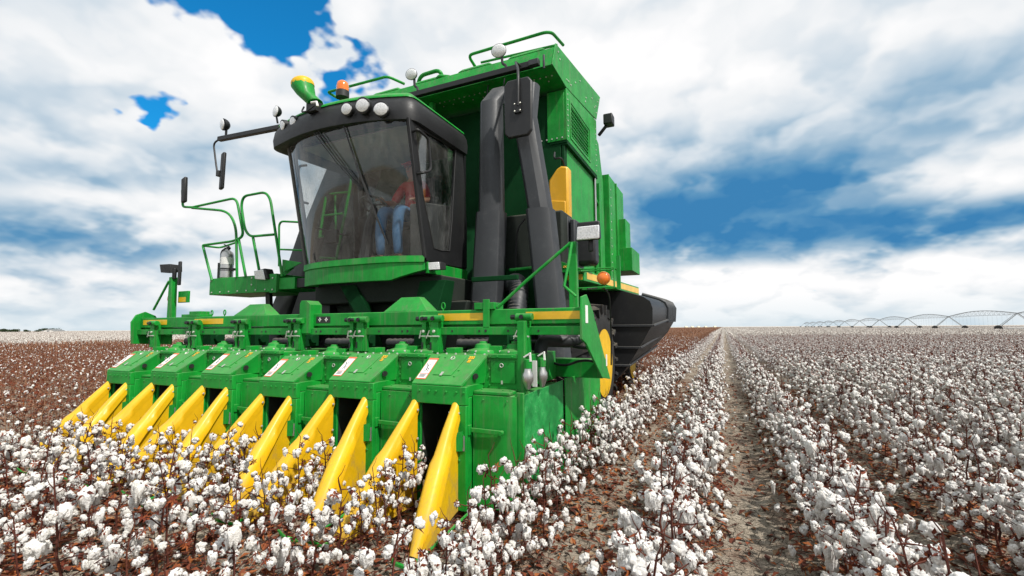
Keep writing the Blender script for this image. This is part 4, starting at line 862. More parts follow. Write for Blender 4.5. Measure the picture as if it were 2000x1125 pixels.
for k in range(5):
    y = 11.4 + k * .38; t = (y - 8.9) / 4.1
    b = MB(); pts = []
    for i in (1, 2, 3, 4, 5):
        p, q = hf[i], hr[i]; pts.append((p[0] + (q[0] - p[0]) * t + (.02 if i > 2 else 0), y, p[1] + (q[1] - p[1]) * t + .02))
    b.tube(pts, .05, 8); b.build('hull_louvre', M['duct'], hull, angle=60)
# ---------------------------------------------------------------- platform on the other side of the cab
b = MB(); b.box(-7.97, -6.30, 5.0, 5.75, 2.09, 2.37); pf = b.build('platform', M['green'], picker, bevel=.006)
def pp(name, mb, m=None, bevel=.004): return mb.build(name, m or M['green'], pf, bevel=bevel)
b = MB(); b.box(-6.298, -5.95, 5.02, 5.10, 2.12, 2.30); b.box(-6.45, -6.30, 4.975, 4.998, 2.07, 2.37); pp('platform_bracket', b)
b = MB(); b.box(-5.948, -5.46, 5.05, 5.6, 2.14, 2.28); pp('platform_link', b, M['black'])
b = MB(); b.plate([(-6.28, 5.05, 2.38), (-5.85, 5.05, 2.52), (-6.28, 5.05, 2.60)], (0, 1, 0), .012); b.plate([(-6.364, 5.100, 2.296), (-6.349, 5.100, 2.459), (-6.054, 5.100, 2.466)], (0, 1, 0), .01); pp('step_plate', b)
def prail(pts, r=.021): b = MB(); b.tube(arc(pts), r, 8); return pp('handrail', b, None, 0)
y0 = 5.03
prail([((-8.892, 5.000, 4.041), 0), ((-8.849, 5.000, 3.731), .06), ((-8.576, 5.000, 3.690), .05), ((-7.373, 5.000, 3.717), .15), ((-7.147, 5.000, 3.032), .12), ((-7.413, 5.000, 2.977), .1), ((-8.213, 5.000, 2.973), .04), ((-7.912, 5.000, 2.337), 0)])
prail([((-8.576, 5.000, 3.680), 0), ((-7.582, 5.000, 3.512), .25), ((-7.353, 5.000, 3.242), .2), ((-7.267, 5.000, 2.357), 0)])
prail([((-8.540, 5.200, 3.022), 0), ((-8.666, 5.600, 3.057), .1), ((-8.142, 5.600, 3.132), 0)], .018)
prail([((-7.273, 5.000, 3.009), 0), ((-7.052, 5.000, 2.355), 0)])
prail([((-6.428, 5.000, 3.001), 0), ((-6.996, 5.000, 3.019), .1), ((-7.129, 5.000, 3.151), .1), ((-7.247, 5.000, 3.579), .1), ((-7.192, 5.000, 3.721), .1), ((-6.671, 5.000, 3.723), .12), ((-6.544, 5.000, 3.597), .1), ((-6.207, 5.000, 2.319), 0)])
prail([((-6.920, 5.000, 3.004), 0), ((-6.740, 5.000, 2.454), 0)])
prail([((-6.913, 5.500, 2.583), 0), ((-6.955, 5.500, 3.376), .12), ((-6.420, 5.500, 3.303), 0)], .018); prail([((-6.916, 5.500, 2.877), 0), ((-6.350, 5.500, 2.817), 0)], .016)
b = MB(); p = Vector((-8.732, 4.970, 4.012)); b.hexa([p + Vector(v) for v in ((-.03, -.06, -.24), (.07, -.06, -.22), (.07, .0, -.22), (-.03, .0, -.24), (-.06, -.06, .20), (.05, -.06, .24), (.05, 0, .24), (-.06, 0, .20))]); pp('platform_mirror', b, M['black'], .015)
b = MB(); p = Vector((-6.634, 4.960, 2.362)); b.hexa([p + Vector(v) for v in ((-.12, .0, -.04), (.16, .0, -.07), (.16, .15, -.07), (-.08, .15, -.04), (-.14, -.02, .07), (.10, -.02, .10), (.10, .13, .10), (-.08, .13, .08))]); pp('lamp_housing', b, M['black'], .012)
b = MB(); b.hexa([p + Vector(v) for v in ((-.13, -.012, -.06), (.11, -.012, -.085), (.11, .004, -.085), (-.13, .004, -.06), (-.14, -.03, .07), (.07, -.03, .08), (.07, -.01, .08), (-.14, -.01, .07))]); pp('work_lamp', b, M['lens'], .008)
b = MB()
for k in range(8): b.bolt((-7.9 + k * .22, 5.0, 2.13), (0, -1, 0), .014, .012)
for (x, z) in ((-7.93, 2.33), (-6.9, 2.33), (-6.9, 2.22), (-6.38, 2.3), (-6.38, 2.12)): b.bolt((x, 4.975 if x > -6.5 else 5.0, z), (0, -1, 0), .015, .012)
pp('platform_bolts', b, M['bolt'], 0)['kind'] = 'stuff'
b = MB(); b.bar((-6.75, 5.2, 2.09), (-6.75, 5.25, 1.5), .10, .06, (0, 1, 0)); pp('platform_strut', b, M['black'])
# mirror arm on the cab roof
b = MB(); p0 = Vector((-5.992, 4.600, 4.491)); p1 = Vector((-7.278, 4.600, 4.564)); b.bar(p0 + Vector((.15, 0, 0)), p1, .07, .07); ma = b.build('mirror_boom', M['black'], picker, bevel=.008)
def mp(name, mb, m, bevel=0.0): return mb.build(name, m, ma, bevel=bevel)
c = Vector((-7.115, 4.550, 4.760)); nv = Vector((-.25, -1, -.1)).normalized()
b = MB(); b.dome(c, .095, -.10, nv, 16); b.cyl(c + Vector((.02, .04, -.2)), c + Vector((.02, .04, -.06)), .02, 6); mp('lamp_housing', b, M['black'])
b = MB(); b.dome(c + Vector((-.012, -.01, 0)), .085, .02, nv, 16); mp('flood_lamp', b, M['lens'])
b = MB(); b.tube(arc([(p1, 0), ((-7.416, 4.600, 4.520), .08), ((-7.286, 4.600, 4.006), .2), ((-7.234, 4.600, 3.981), 0)]), .014, 8); mp('mirror_arm', b, M['black'])
c = Vector((-7.142, 4.580, 4.003)); b = MB(); b.hexa([c + Vector(v) for v in ((-.065, .0, -.29), (.045, -.03, -.28), (.06, .02, -.28), (-.05, .05, -.29), (-.045, .0, .30), (.065, -.03, .31), (.08, .02, .31), (-.03, .05, .30))]); mp('wing_mirror', b, M['black'], .02)
b = MB(); b.box(c.x - .10, c.x - .03, c.y - .03, c.y + .04, c.z - .07, c.z + .02); mp('mirror_clamp', b, M['ink'], .005)
# access ladder behind the cab
b = MB()
L0, L1 = (-6.452, 6.150, 4.518), (-6.528, 6.000, 3.129); R0, R1 = (-5.896, 6.150, 4.421), (-6.069, 5.950, 2.657)
b.tube(arc([((L0[0] - .12, L0[1], L0[2] + .03), 0), ((L0[0], L0[1], L0[2] + .03), .06), (L1, 0)]), .024, 8); b.tube([R0, R1], .024, 8)
ld = b.build('access_ladder', M['green'], picker)
for (a, q) in ((((-6.386, 6.130, 4.327)), ((-5.921, 6.130, 4.306))), (((-6.404, 6.100, 3.948)), ((-5.976, 6.100, 3.930))), (((-6.474, 6.050, 3.546)), ((-6.058, 6.050, 3.538))), (((-6.517, 6.000, 3.156)), ((-6.042, 6.000, 3.141))), (((-6.469, 5.970, 2.768)), ((-6.080, 5.970, 2.723)))):
    b = MB(); b.cyl(a, q, .02, 8); b.build('rung', M['green'], ld)
b = MB(); b.tube([(-6.407, 6.200, 4.303), (-6.239, 6.100, 3.149)], .018, 8); b.build('ladder_stay', M['green'], ld)

# ================================================================== fire extinguisher on the platform
fx, fy, fz = (-7.716, 5.100, 2.381)
fz = 2.372
fe = empty('fire_extinguisher', (fx, 5.12, fz)); tag(fe, 'polished steel fire extinguisher standing on the green platform beside the cab', 'fire extinguisher')
b = MB(); b.lathe([(.085, .0), (.10, .015), (.10, .40), (.085, .455), (.04, .49), (.035, .51)], (fx, 5.12, fz), n=20); b.build('cylinder', M['metal'], fe, angle=40)
b = MB(); b.lathe([(.104, .15), (.104, .175)], (fx, 5.12, fz), n=20); b.lathe([(.104, .13), (.104, .14)], (fx, 5.12, fz), n=20); b.box(fx + .10, fx + .2, 5.10, 5.14, fz + .13, fz + .17); b.build('strap', M['ink'], fe)
b = MB(); b.lathe([(.103, .24), (.103, .36)], (fx, 5.12, fz), n=20); b.build('instruction_label', M['white'], fe)
b = MB(); b.box(fx - .06, fx + .05, 5.10, 5.14, fz + .51, fz + .54); b.bar((fx - .10, 5.12, fz + .60), (fx + .04, 5.12, fz + .55), .02, .015); b.cyl((fx, 5.12, fz + .49), (fx, 5.12, fz + .55), .022, 8); b.build('valve_lever', M['ink'], fe)
b = MB(); b.tube(arc([((fx - .03, 5.11, fz + .52), 0), ((fx - .14, 5.11, fz + .48), .06), ((fx - .14, 5.11, fz + .05), 0)]), .024, 8); b.box(fx - .19, fx - .13, 5.08, 5.16, fz, fz + .28); b.build('discharge_hose', M['ink'], fe)

# ================================================================== the operator
def skin(name, vr, edges, m, parent=None, sub=2, root=0):
    me = bpy.data.meshes.new(name); me.from_pydata([v[:3] for v in vr], edges, []); me.materials.append(m)
    o = bpy.data.objects.new(name, me); C.objects.link(o)
    s = o.modifiers.new('skin', 'SKIN'); s.use_smooth_shade = True
    lay = me.skin_vertices[0] if len(me.skin_vertices) else None
    if lay is None:
        bm = bmesh.new(); bm.from_mesh(me); bm.verts.layers.skin.verify(); bm.to_mesh(me); bm.free(); lay = me.skin_vertices[0]
    for i, v in enumerate(vr):
        r = v[3]; lay.data[i].radius = (r, r) if not isinstance(r, tuple) else r; lay.data[i].use_root = (i == root)
    u = o.modifiers.new('sub', 'SUBSURF'); u.levels = sub; u.render_levels = sub
    if parent is not None: o.parent = parent; o.matrix_parent_inverse = Matrix.Translation(-parent.location)
    return o
M['skin'] = paint('skin', (.46, .24, .16), .5, (.3, .15, .1), .1, coat=0, bump=0)
M['shirt'] = paint('red_shirt_cloth', (.52, .035, .045), .9, (.3, .03, .04), .3, coat=0, scale=6)
M['denim'] = paint('blue_denim', (.095, .22, .40), .9, (.20, .34, .50), .6, coat=0, scale=7)
M['cap'] = paint('red_cap_cloth', (.55, .03, .035), .9, (.3, .03, .04), .3, coat=0)
M['boot'] = paint('brown_boot', (.10, .05, .025), .6, (.2, .15, .1), .3, coat=0)
px_, py_ = -4.13, 5.48
person = empty('person', (px_, py_, 2.392)); tag(person, 'seated operator in red shirt, blue jeans and red cap behind the cab glass', 'person')
V = [(px_, py_ + .02, 3.12, .12), (px_, py_ + .05, 3.30, .115), (px_, py_ + .06, 3.50, .125), (px_, py_ + .05, 3.66, .095), (px_, py_ + .03, 3.73, .058), (px_, py_ + .0, 3.79, .075), (px_, py_ - .005, 3.87, .098), (px_, py_ + .005, 3.94, .075),
     (px_ - .19, py_ + .04, 3.60, .060), (px_ - .29, py_ - .05, 3.36, .048), (px_ - .24, py_ - .32, 3.30, .036), (px_ - .20, py_ - .42, 3.32, .034),
     (px_ + .19, py_ + .04, 3.60, .060), (px_ + .29, py_ + .0, 3.36, .048), (px_ + .33, py_ - .25, 3.28, .036), (px_ + .33, py_ - .35, 3.27, .034),
     (px_ - .10, py_ - .02, 3.08, .10), (px_ - .15, py_ - .44, 3.16, .070), (px_ - .15, py_ - .50, 2.80, .052), (px_ - .16, py_ - .46, 2.50, .040), (px_ - .17, py_ - .60, 2.43, .035),
     (px_ + .10, py_ - .02, 3.08, .10), (px_ + .13, py_ - .44, 3.16, .070), (px_ + .13, py_ - .48, 2.80, .052), (px_ + .13, py_ - .44, 2.50, .040), (px_ + .14, py_ - .58, 2.43, .035)]
E_ = [(0, 1), (1, 2), (2, 3), (3, 4), (4, 5), (5, 6), (6, 7), (3, 8), (8, 9), (9, 10), (10, 11), (3, 12), (12, 13), (13, 14), (14, 15), (0, 16), (16, 17), (17, 18), (18, 19), (19, 20), (0, 21), (21, 22), (22, 23), (23, 24), (24, 25)]
# fingers: five short chains on each hand, closed on the wheel rim and resting on the console
for (wi, sx_, curl) in ((11, 1, 1.0), (15, 1, .4)):
    bx, by, bz = V[wi][:3]
    for k, (dx_, ln) in enumerate(((-.033, .052), (-.012, .062), (.010, .058), (.030, .046))):
        i0 = len(V); V.append((bx + dx_ * .8, by - .045, bz + .01, .0105)); V.append((bx + dx_, by - .045 - ln * .6, bz + .012 - .012 * curl, .0095)); V.append((bx + dx_, by - .045 - ln * (.9 - .25 * curl), bz - .012 - .022 * curl, .008))
        E_ += [(wi, i0), (i0, i0 + 1), (i0 + 1, i0 + 2)]
    i0 = len(V); V.append((bx + .042 * sx_, by - .015, bz - .004, .012)); V.append((bx + .05 * sx_, by - .055, bz - .014, .010)); E_ += [(wi, i0), (i0, i0 + 1)]
skin('body', V, E_, M['skin'], person, 2, 0)
# face
b = MB(); hx, hy, hz = px_, py_ - .005, 3.855
b.hexa([(hx - .012, hy - .085, hz - .025), (hx + .012, hy - .085, hz - .025), (hx + .010, hy - .07, hz + .03), (hx - .010, hy - .07, hz + .03), (hx - .012, hy - .115, hz - .018), (hx + .012, hy - .115, hz - .018), (hx + .006, hy - .09, hz + .03), (hx - .006, hy - .09, hz + .03)]); b.build('nose', M['skin'], person, bevel=.005)
for s in (-1, 1):
    b = MB(); b.dome((hx + s * .034, hy - .086, hz + .022), .011, .006, (s * .2, -1, 0), 10); b.build('eye', M['ink'], person)
    b = MB(); b.dome((hx + s * .095, hy + .01, hz), .028, .012, (s, -.2, 0), 10, sc=(.6, 1.1)); b.build('ear', M['skin'], person)
b = MB(); b.tube([(hx - .026, hy - .088, hz - .052), (hx, hy - .094, hz - .054), (hx + .026, hy - .088, hz - .052)], .005, 5); b.build('mouth', M['red'], person)
b = MB(); b.dome((hx, hy + .02, hz + .015), .104, .02, (0, .6, .2), 14); b.build('hair', M['boot'], person)
b = MB(); b.dome((hx, hy, hz + .045), .112, .095, (0, .05, 1), 16, k=6); b.plate([(hx - .08, hy - .09, hz + .05), (hx - .05, hy - .18, hz + .035), (hx + .05, hy - .18, hz + .035), (hx + .08, hy - .09, hz + .05)], (0, 0, 1), .01); b.build('cap', M['cap'], person, angle=60)
def grow(idx, dr):
    mp_ = {}; vr = []
    for i in idx: mp_[i] = len(vr); vr.append((*V[i][:3], V[i][3] + dr))
    return vr, [(mp_[a], mp_[c]) for a, c in E_ if a in mp_ and c in mp_]
vr, ed = grow([0, 1, 2, 3, 8, 9, 12, 13], .018); skin('shirt', vr, ed, M['shirt'], person, 2, 0)
vr, ed = grow([0, 16, 17, 18, 19, 21, 22, 23, 24], .020); skin('jeans', vr, ed, M['denim'], person, 2, 0)
for i in (19, 24):
    x, y, z, r = V[i]; b = MB(); b.tube([(x, y + .04, z - .03), (x, y - .06, z - .045), (x, y - .16, z - .06), (x, y - .20, z - .062)], [.055, .058, .052, .03], 10); b.build('boot', M['boot'], person)

# ================================================================== ground
def rowx(k): return ROW0 + SP * k
def gz(x, y):
    ph = 2 * math.pi * (x - ROW0) / SP
    z = .035 * math.cos(ph) - .03
    d = math.hypot(x, y)
    if d < 40:
        z += .030 * (noise.noise(Vector((x * 2.3, y * 1.6, .3)))) + .026 * noise.noise(Vector((x * 7, y * 6, 1.7)))
    return z
def axis(lo, hi, c0, c1, st, far):
    v = [c0 + i * st for i in range(int((c1 - c0) / st) + 1)]
    s = st; p = v[-1]
    while p < far[1]: s *= 1.28; p += s; v.append(p)
    s = st; p = v[0]; pre = []
    while p > far[0]: s *= 1.28; p -= s; pre.append(p)
    return pre[::-1] + v
xs = axis(0, 0, -9.0, 4.5, .075, (-4500, 4500)); ys = axis(0, 0, .4, 9.0, .075, (-900, 6000))
vs = []
for y in ys:
    for x in xs: vs.append((x, y, gz(x, y) if (-14 < x < 12 and -2 < y < 22) else -.03))
nx_ = len(xs); fs = [(j * nx_ + i, j * nx_ + i + 1, (j + 1) * nx_ + i + 1, (j + 1) * nx_ + i) for j in range(len(ys) - 1) for i in range(nx_ - 1)]
def soil():
    m, N, b = newmat('dry_field_soil'); t = N.t; co = N.n('ShaderNodeTexCoord').outputs['Object']
    n1 = N.noise(co, 1.3, 4, .65); n2 = N.noise(co, 9, 4, .7); n3 = N.noise(co, 55, 3, .7)
    c = N.ramp(N.math('ADD', N.math('MULTIPLY', n2, .6), N.math('MULTIPLY', n3, .4)), [(.3, (.14, .112, .085)), (.48, (.32, .27, .21)), (.62, (.45, .39, .31)), (.75, (.55, .49, .40))])
    c = N.mix(N.math('MULTIPLY', N.step(n1, .45, .65), .45), c, (.15, .065, .036))
    v = N.n('ShaderNodeTexVoronoi'); v.feature = 'DISTANCE_TO_EDGE'; N.put(v.inputs['Vector'], N.vm('ADD', co, N.vm('SCALE', N.n('ShaderNodeCombineXYZ').outputs[0], scale=0.0))); v.inputs['Scale'].default_value = 16
    crack = N.step(v.outputs['Distance'], 0.0, .05)
    c = N.mix(crack, N.mix(1.0, c, (.55, .52, .5), 'MULTIPLY'), c)
    N.put(b.inputs['Base Color'], c); b.inputs['Roughness'].default_value = .95; b.inputs['Specular IOR Level'].default_value = .15
    bp = N.n('ShaderNodeBump'); bp.inputs['Strength'].default_value = 1.0; bp.inputs['Distance'].default_value = .06
    N.put(bp.inputs['Height'], N.math('ADD', N.math('ADD', n2, N.math('MULTIPLY', n3, .5)), N.math('MULTIPLY', crack, .25))); t.links.new(bp.outputs[0], b.inputs['Normal']); return m
M['soil'] = soil()
me = bpy.data.meshes.new('ground'); me.from_pydata(vs, [], fs); me.materials.append(M['soil']); me.polygons.foreach_set('use_smooth', [True] * len(me.polygons))
go = bpy.data.objects.new('ground', me); C.objects.link(go); go['kind'] = 'structure'; go['label'] = 'dry grey brown field soil strewn with leaf litter'

# ================================================================== cotton
def ico(sub):
    bm = bmesh.new(); bmesh.ops.create_icosphere(bm, subdivisions=sub, radius=1.0); v = [x.co.copy() for x in bm.verts]; f = [tuple(q.index for q in p.verts) for p in bm.faces]; bm.free(); return v, f
ICO = {1: ico(1), 2: ico(2), 3: ico(3)}
def boll_into(mb, rng, Mx, size, hang, lod=2, bur=True):
    """open cotton boll: four or five locks of lint in a split bur; Mx places it (z axis = away from the stalk)"""
    nl = rng.choice((4, 4, 5)) if lod > 1 else rng.choice((2, 3)); iv, jf = ICO[lod]
    down = (Mx.to_3x3().inverted() @ Vector((0, 0, -1))).normalized()
    mb.mat(1)
    for k in range(nl):
        a = 2 * math.pi * k / nl + rng.uniform(-.4, .4)
        c = Vector((math.cos(a) * .46, math.sin(a) * .46, .42 + rng.uniform(-.12, .2))) * size
        sc = size * rng.uniform(.50, .68); sv = Vector((rng.uniform(0, 50), rng.uniform(0, 50), 0)); st = 1 + hang * rng.uniform(.3, 1.2); vs = []
        for v in iv:
            nz = 1 + .40 * noise.noise(v * 1.7 + sv) + (.26 * noise.noise(v * 3.6 + sv) if lod > 1 else 0) + (.24 * noise.noise(v * 7.5 + sv) + .18 * noise.noise(v * 15 + sv) if lod > 2 else 0)
            p = v * sc * nz
            q = c + p
            dd = p.dot(down)
            if dd > 0: q = q + down * dd * (st - 1) * 1.15
            vs.append(Mx @ q)
        mb.add(vs, jf)
    if bur:
        mb.mat(0); nb = 5
        for k in range(nb):
            a = 2 * math.pi * k / nb + rng.uniform(-.2, .2); u = Vector((math.cos(a), math.sin(a), 0)); w = Vector((-u.y, u.x, 0))
            L = size * rng.uniform(1.1, 1.8); tz = rng.uniform(-.3, .5)
            pts = [Vector((0, 0, -.12)) * size, u * L * .45 + w * size * .27 + Vector((0, 0, .02)) * size, u * L + Vector((0, 0, tz)) * size, u * L * .45 - w * size * .27 + Vector((0, 0, .02)) * size, u * L * .5 + Vector((0, 0, -.12)) * size]
            mb.add([Mx @ p for p in pts], [(0, 1, 4), (1, 2, 4), (2, 3, 4), (3, 0, 4)])
def leaf_into(mb, rng, Mx, s):
    pts = [Vector((0, 0, 0))]; nlob = 5; ring_ = []
    for k in range(nlob * 2 + 1):
        a = R(-125 + 250 * k / (nlob * 2)); r = s * (1.0 if k % 2 else .5) * rng.uniform(.8, 1.15)
        ring_.append(Vector((math.sin(a) * r, math.cos(a) * r, rng.uniform(-.45, .45) * s)))
    pts += ring_; mb.add([Mx @ p for p in pts], [(0, k, k + 1) for k in range(1, len(ring_))])
def frame(pos, zdir, spin):
    z = Vector(zdir).normalized(); a = Vector((1, 0, 0)) if abs(z.x) < .8 else Vector((0, 1, 0)); x = a.cross(z).normalized(); y = z.cross(x)
    m3 = Matrix((x, y, z)).transposed().to_4x4() @ Matrix.Rotation(spin, 4, 'Z'); m3.translation = pos; return m3
def plant_plan(seed, picked=False):
    rng = random.Random(seed); H = rng.uniform(.54, .80); stems = []; bolls = []; leaves = []
    lean = Vector((rng.uniform(-.08, .08), rng.uniform(-.08, .08), 0)); pts = []; nseg = 7
    for i in range(nseg + 1):
        t = i / nseg; pts.append(Vector((0, 0, -.06 + (H + .06) * t)) + lean * t * t + Vector((rng.uniform(-1, 1), rng.uniform(-1, 1), 0)) * .012)
    stems.append((pts, [.0085 * (1 - .72 * i / nseg) + .0012 for i in range(nseg + 1)]))
    nb = rng.randint(11, 15); a = rng.uniform(0, 6)
    for k in range(nb):
        t = .14 + .80 * k / nb; p = pts[0].lerp(pts[0], 0); f = t * nseg; i = int(f); p = pts[i].lerp(pts[min(i + 1, nseg)], f - i)
        a += 2.4 + rng.uniform(-.5, .5); L = (.33 * (1 - t) + .085) * rng.uniform(.6, 1.15); upw = rng.uniform(.15, .75)
        d = Vector((math.cos(a), math.sin(a), upw)).normalized(); q = [p]
        for j in range(1, 4): q.append(q[-1] + (d + Vector((rng.uniform(-1, 1), rng.uniform(-1, 1), rng.uniform(-.6, .3))) * .34) * L / 3)
        stems.append((q, [.0045, .0038, .003, .0018]))
        for j in ((3,), (2, 3), (1, 3), (1, 2, 3))[rng.randrange(4)]:
            e = q[j] + Vector((rng.uniform(-1, 1), rng.uniform(-1, 1), rng.uniform(-.5, .8))) * .02
            if picked and rng.random() < .88:
                if rng.random() < .7: bolls.append((e, (d.x, d.y, rng.uniform(.0, .9)), rng.uniform(0, 6), rng.uniform(.020, .028), -1, rng.randrange(10)))
                continue
            tp = rng.random(); big = rng.choice((rng.uniform(.018, .026), rng.uniform(.024, .032), rng.uniform(.028, .038)))
            if rng.random() < .16: bolls.append((e, (d.x, d.y, rng.uniform(.1, 1.)), rng.uniform(0, 6), rng.uniform(.020, .028), -1, rng.randrange(10))); continue
            zd = (d.x, d.y, rng.uniform(.2, 1.1)) if tp < .48 else (d.x * .8, d.y * .8, rng.uniform(-.9, -.2))
            bolls.append((e, zd, rng.uniform(0, 6), big, 0 if tp < .44 else 1, rng.randrange(10)))
        if rng.random() < (.8 if not picked else .3): leaves.append((q[rng.randint(1, 3)] + Vector((0, 0, -.01)), (rng.uniform(-1, 1), rng.uniform(-1, 1), rng.uniform(-.8, .8)), rng.uniform(0, 6), rng.uniform(.016, .030)))
    # bare twigs at the top
    for k in range(rng.randint(1, 3)):
        a = rng.uniform(0, 6.3); p = pts[-1 - k]; stems.append(([p, p + Vector((math.cos(a) * .03, math.sin(a) * .03, .04)), p + Vector((math.cos(a) * .05, math.sin(a) * .05, .085))], [.003, .0022, .0014]))
    return H, stems, bolls, leaves
def stem_mb(stems, n=5, mb=None):
    mb = mb or MB()
    for p, r in stems: mb.tube(p, r, n)
    return mb
NPROTO = 9
PL = [plant_plan(100 + i) for i in range(NPROTO)]
STEM = [stem_mb(p[1]).mesh('stalk', M['stem'], 60) for p in PL]
BOLL = []
for v in range(12):
    mb = MB(); rng = random.Random(700 + v); boll_into(mb, rng, Matrix.Identity(4), 1.0, 0, 3); BOLL.append(mb.mesh('boll', [M['bur'], M['lint']], 70, recalc=False))
LEAF = []
for v in range(6):
    mb = MB(); leaf_into(mb, random.Random(v + 60), Matrix.Identity(4), 1.0); LEAF.append(mb.mesh('dry_leaf', M['bur'], 60, recalc=False))
HANG = {}
BURM = []
for v in range(4):
    t = MB(); boll_into(t, random.Random(820 + v), Matrix.Identity(4), 1.0, 0, 1); keep = [q for q, m_ in zip(t.f, t.mi) if m_ == 0]; lo_ = min(min(q) for q in keep)
    mb = MB(); mb.add(t.v[lo_:], [tuple(i - lo_ for i in q) for q in keep]); BURM.append(mb.mesh('empty_bur', M['bur'], 60, recalc=False))
def hang_mesh(pi, bi):
    """long hanging bolls need the plumb direction, so each gets its own mesh, shared by the copies of that plant"""
    key = (pi, bi)
    if key not in HANG:
        pos, zd, spin, size, hang, var = PL[pi][2][bi]; rng = random.Random(pi * 97 + bi); fr = frame(Vector((0, 0, 0)), zd, spin)
        mb = MB(); boll_into(mb, rng, fr, size * 1.06, rng.uniform(.7, 2.3), 3); HANG[key] = mb.mesh('boll', [M['bur'], M['lint']], 70, recalc=False)
    return HANG[key]

# ---- where plants stand
CAMP = Vector((0, 0, CAM_H))
def seen(p, mx=80, my=60):
    d = p - CAMP; z = d.dot(fw)
    if z < .3: return None
    x = 1000 + 900 * d.dot(rt) / z; y = 562.5 - 900 * d.dot(up) / z
    return (x, y, z)
rng = random.Random(11); spots = []
def standing(x, y):
    if x > ROW0 + .5 * SP: return True
    if x > ROW0 - 5.5 * SP: return y < 3.55
    return False
for k in range(-5, 60):
    X = rowx(k)
    y = 1.0 + rng.uniform(0, .1)
    while y < 62:
        y += rng.uniform(.10, .19) if y < 30 else rng.uniform(.16, .28)
        x = X + rng.gauss(0, .035)
        if not standing(x, y): continue
        if rng.random() < .05: continue
        s = seen(Vector((x, y, .4)))
        if s is None or not (-350 < s[0] < 2350 and s[1] < 1500): continue
        if math.hypot(x, y) < 1.25: continue
        # the machine itself stands here
        if k <= 0 and y > 2.1 and abs((x - ROW0) / SP - k) > .16: continue
        spots.append((x, y, s, k, rng.uniform(0, 6.28), rng.uniform(.80, 1.12) * ((.88 if y < 2.35 else .80) if k <= 0 else (.80 if k == 1 and y < 3.9 else .95)), rng.randrange(NPROTO)))
spots.sort(key=lambda q: q[2][2])
near = [q for q in spots if -90 < q[2][0] < 2090 and q[2][1] < 1330][:300]; nid = set(id(q) for q in near); mid = [q for q in spots if id(q) not in nid]
ROWNAME = {0: 'before the snout pair nearest the dirt path', -1: 'before the second snout pair from the path', -2: 'before the third snout pair from the path', -3: 'before the fourth snout pair from the path', -4: 'before the fifth snout pair from the path', -5: 'before the snout pair farthest from the path',
           1: 'in the row just beside the machine', 2: 'in the row along the dirt path, machine side', 3: 'in the row along the dirt path, far side', 4: 'in the second row beyond the dirt path'}
for (x, y, s, k, rz_, sc, pi) in near:
    o = empty('cotton_plant', (x, y, gz(x, y))); o.rotation_euler = (0, 0, rz_); o.scale = (sc,) * 3
    nm = ROWNAME.get(k, 'in the rows farther beyond the dirt path')
    tag(o, 'cotton plant with white bolls ' + nm, 'cotton plant', 'cotton plants ' + nm)
    H, stems, bolls, leaves = PL[pi]
    c = bpy.data.objects.new('stalk', STEM[pi]); C.objects.link(c); c.parent = o
    for bi, (pos, zd, spin, size, hang, var) in enumerate(bolls):
        if hang < 0: c = bpy.data.objects.new('empty_bur', BURM[var % 4]); c.matrix_local = frame(pos, zd, spin) @ Matrix.Scale(size, 4)
        elif hang: c = bpy.data.objects.new('boll', hang_mesh(pi, bi)); c.location = pos
        else: c = bpy.data.objects.new('boll', BOLL[var]); c.matrix_local = frame(pos, zd, spin) @ Matrix.Scale(size, 4)
        C.objects.link(c); c.parent = o
    for li, (pos, zd, spin, size) in enumerate(leaves):
        c = bpy.data.objects.new('dry_leaf', LEAF[li % 6]); C.objects.link(c); c.matrix_local = frame(pos, zd, spin) @ Matrix.Scale(size * 1.4, 4); c.parent = o

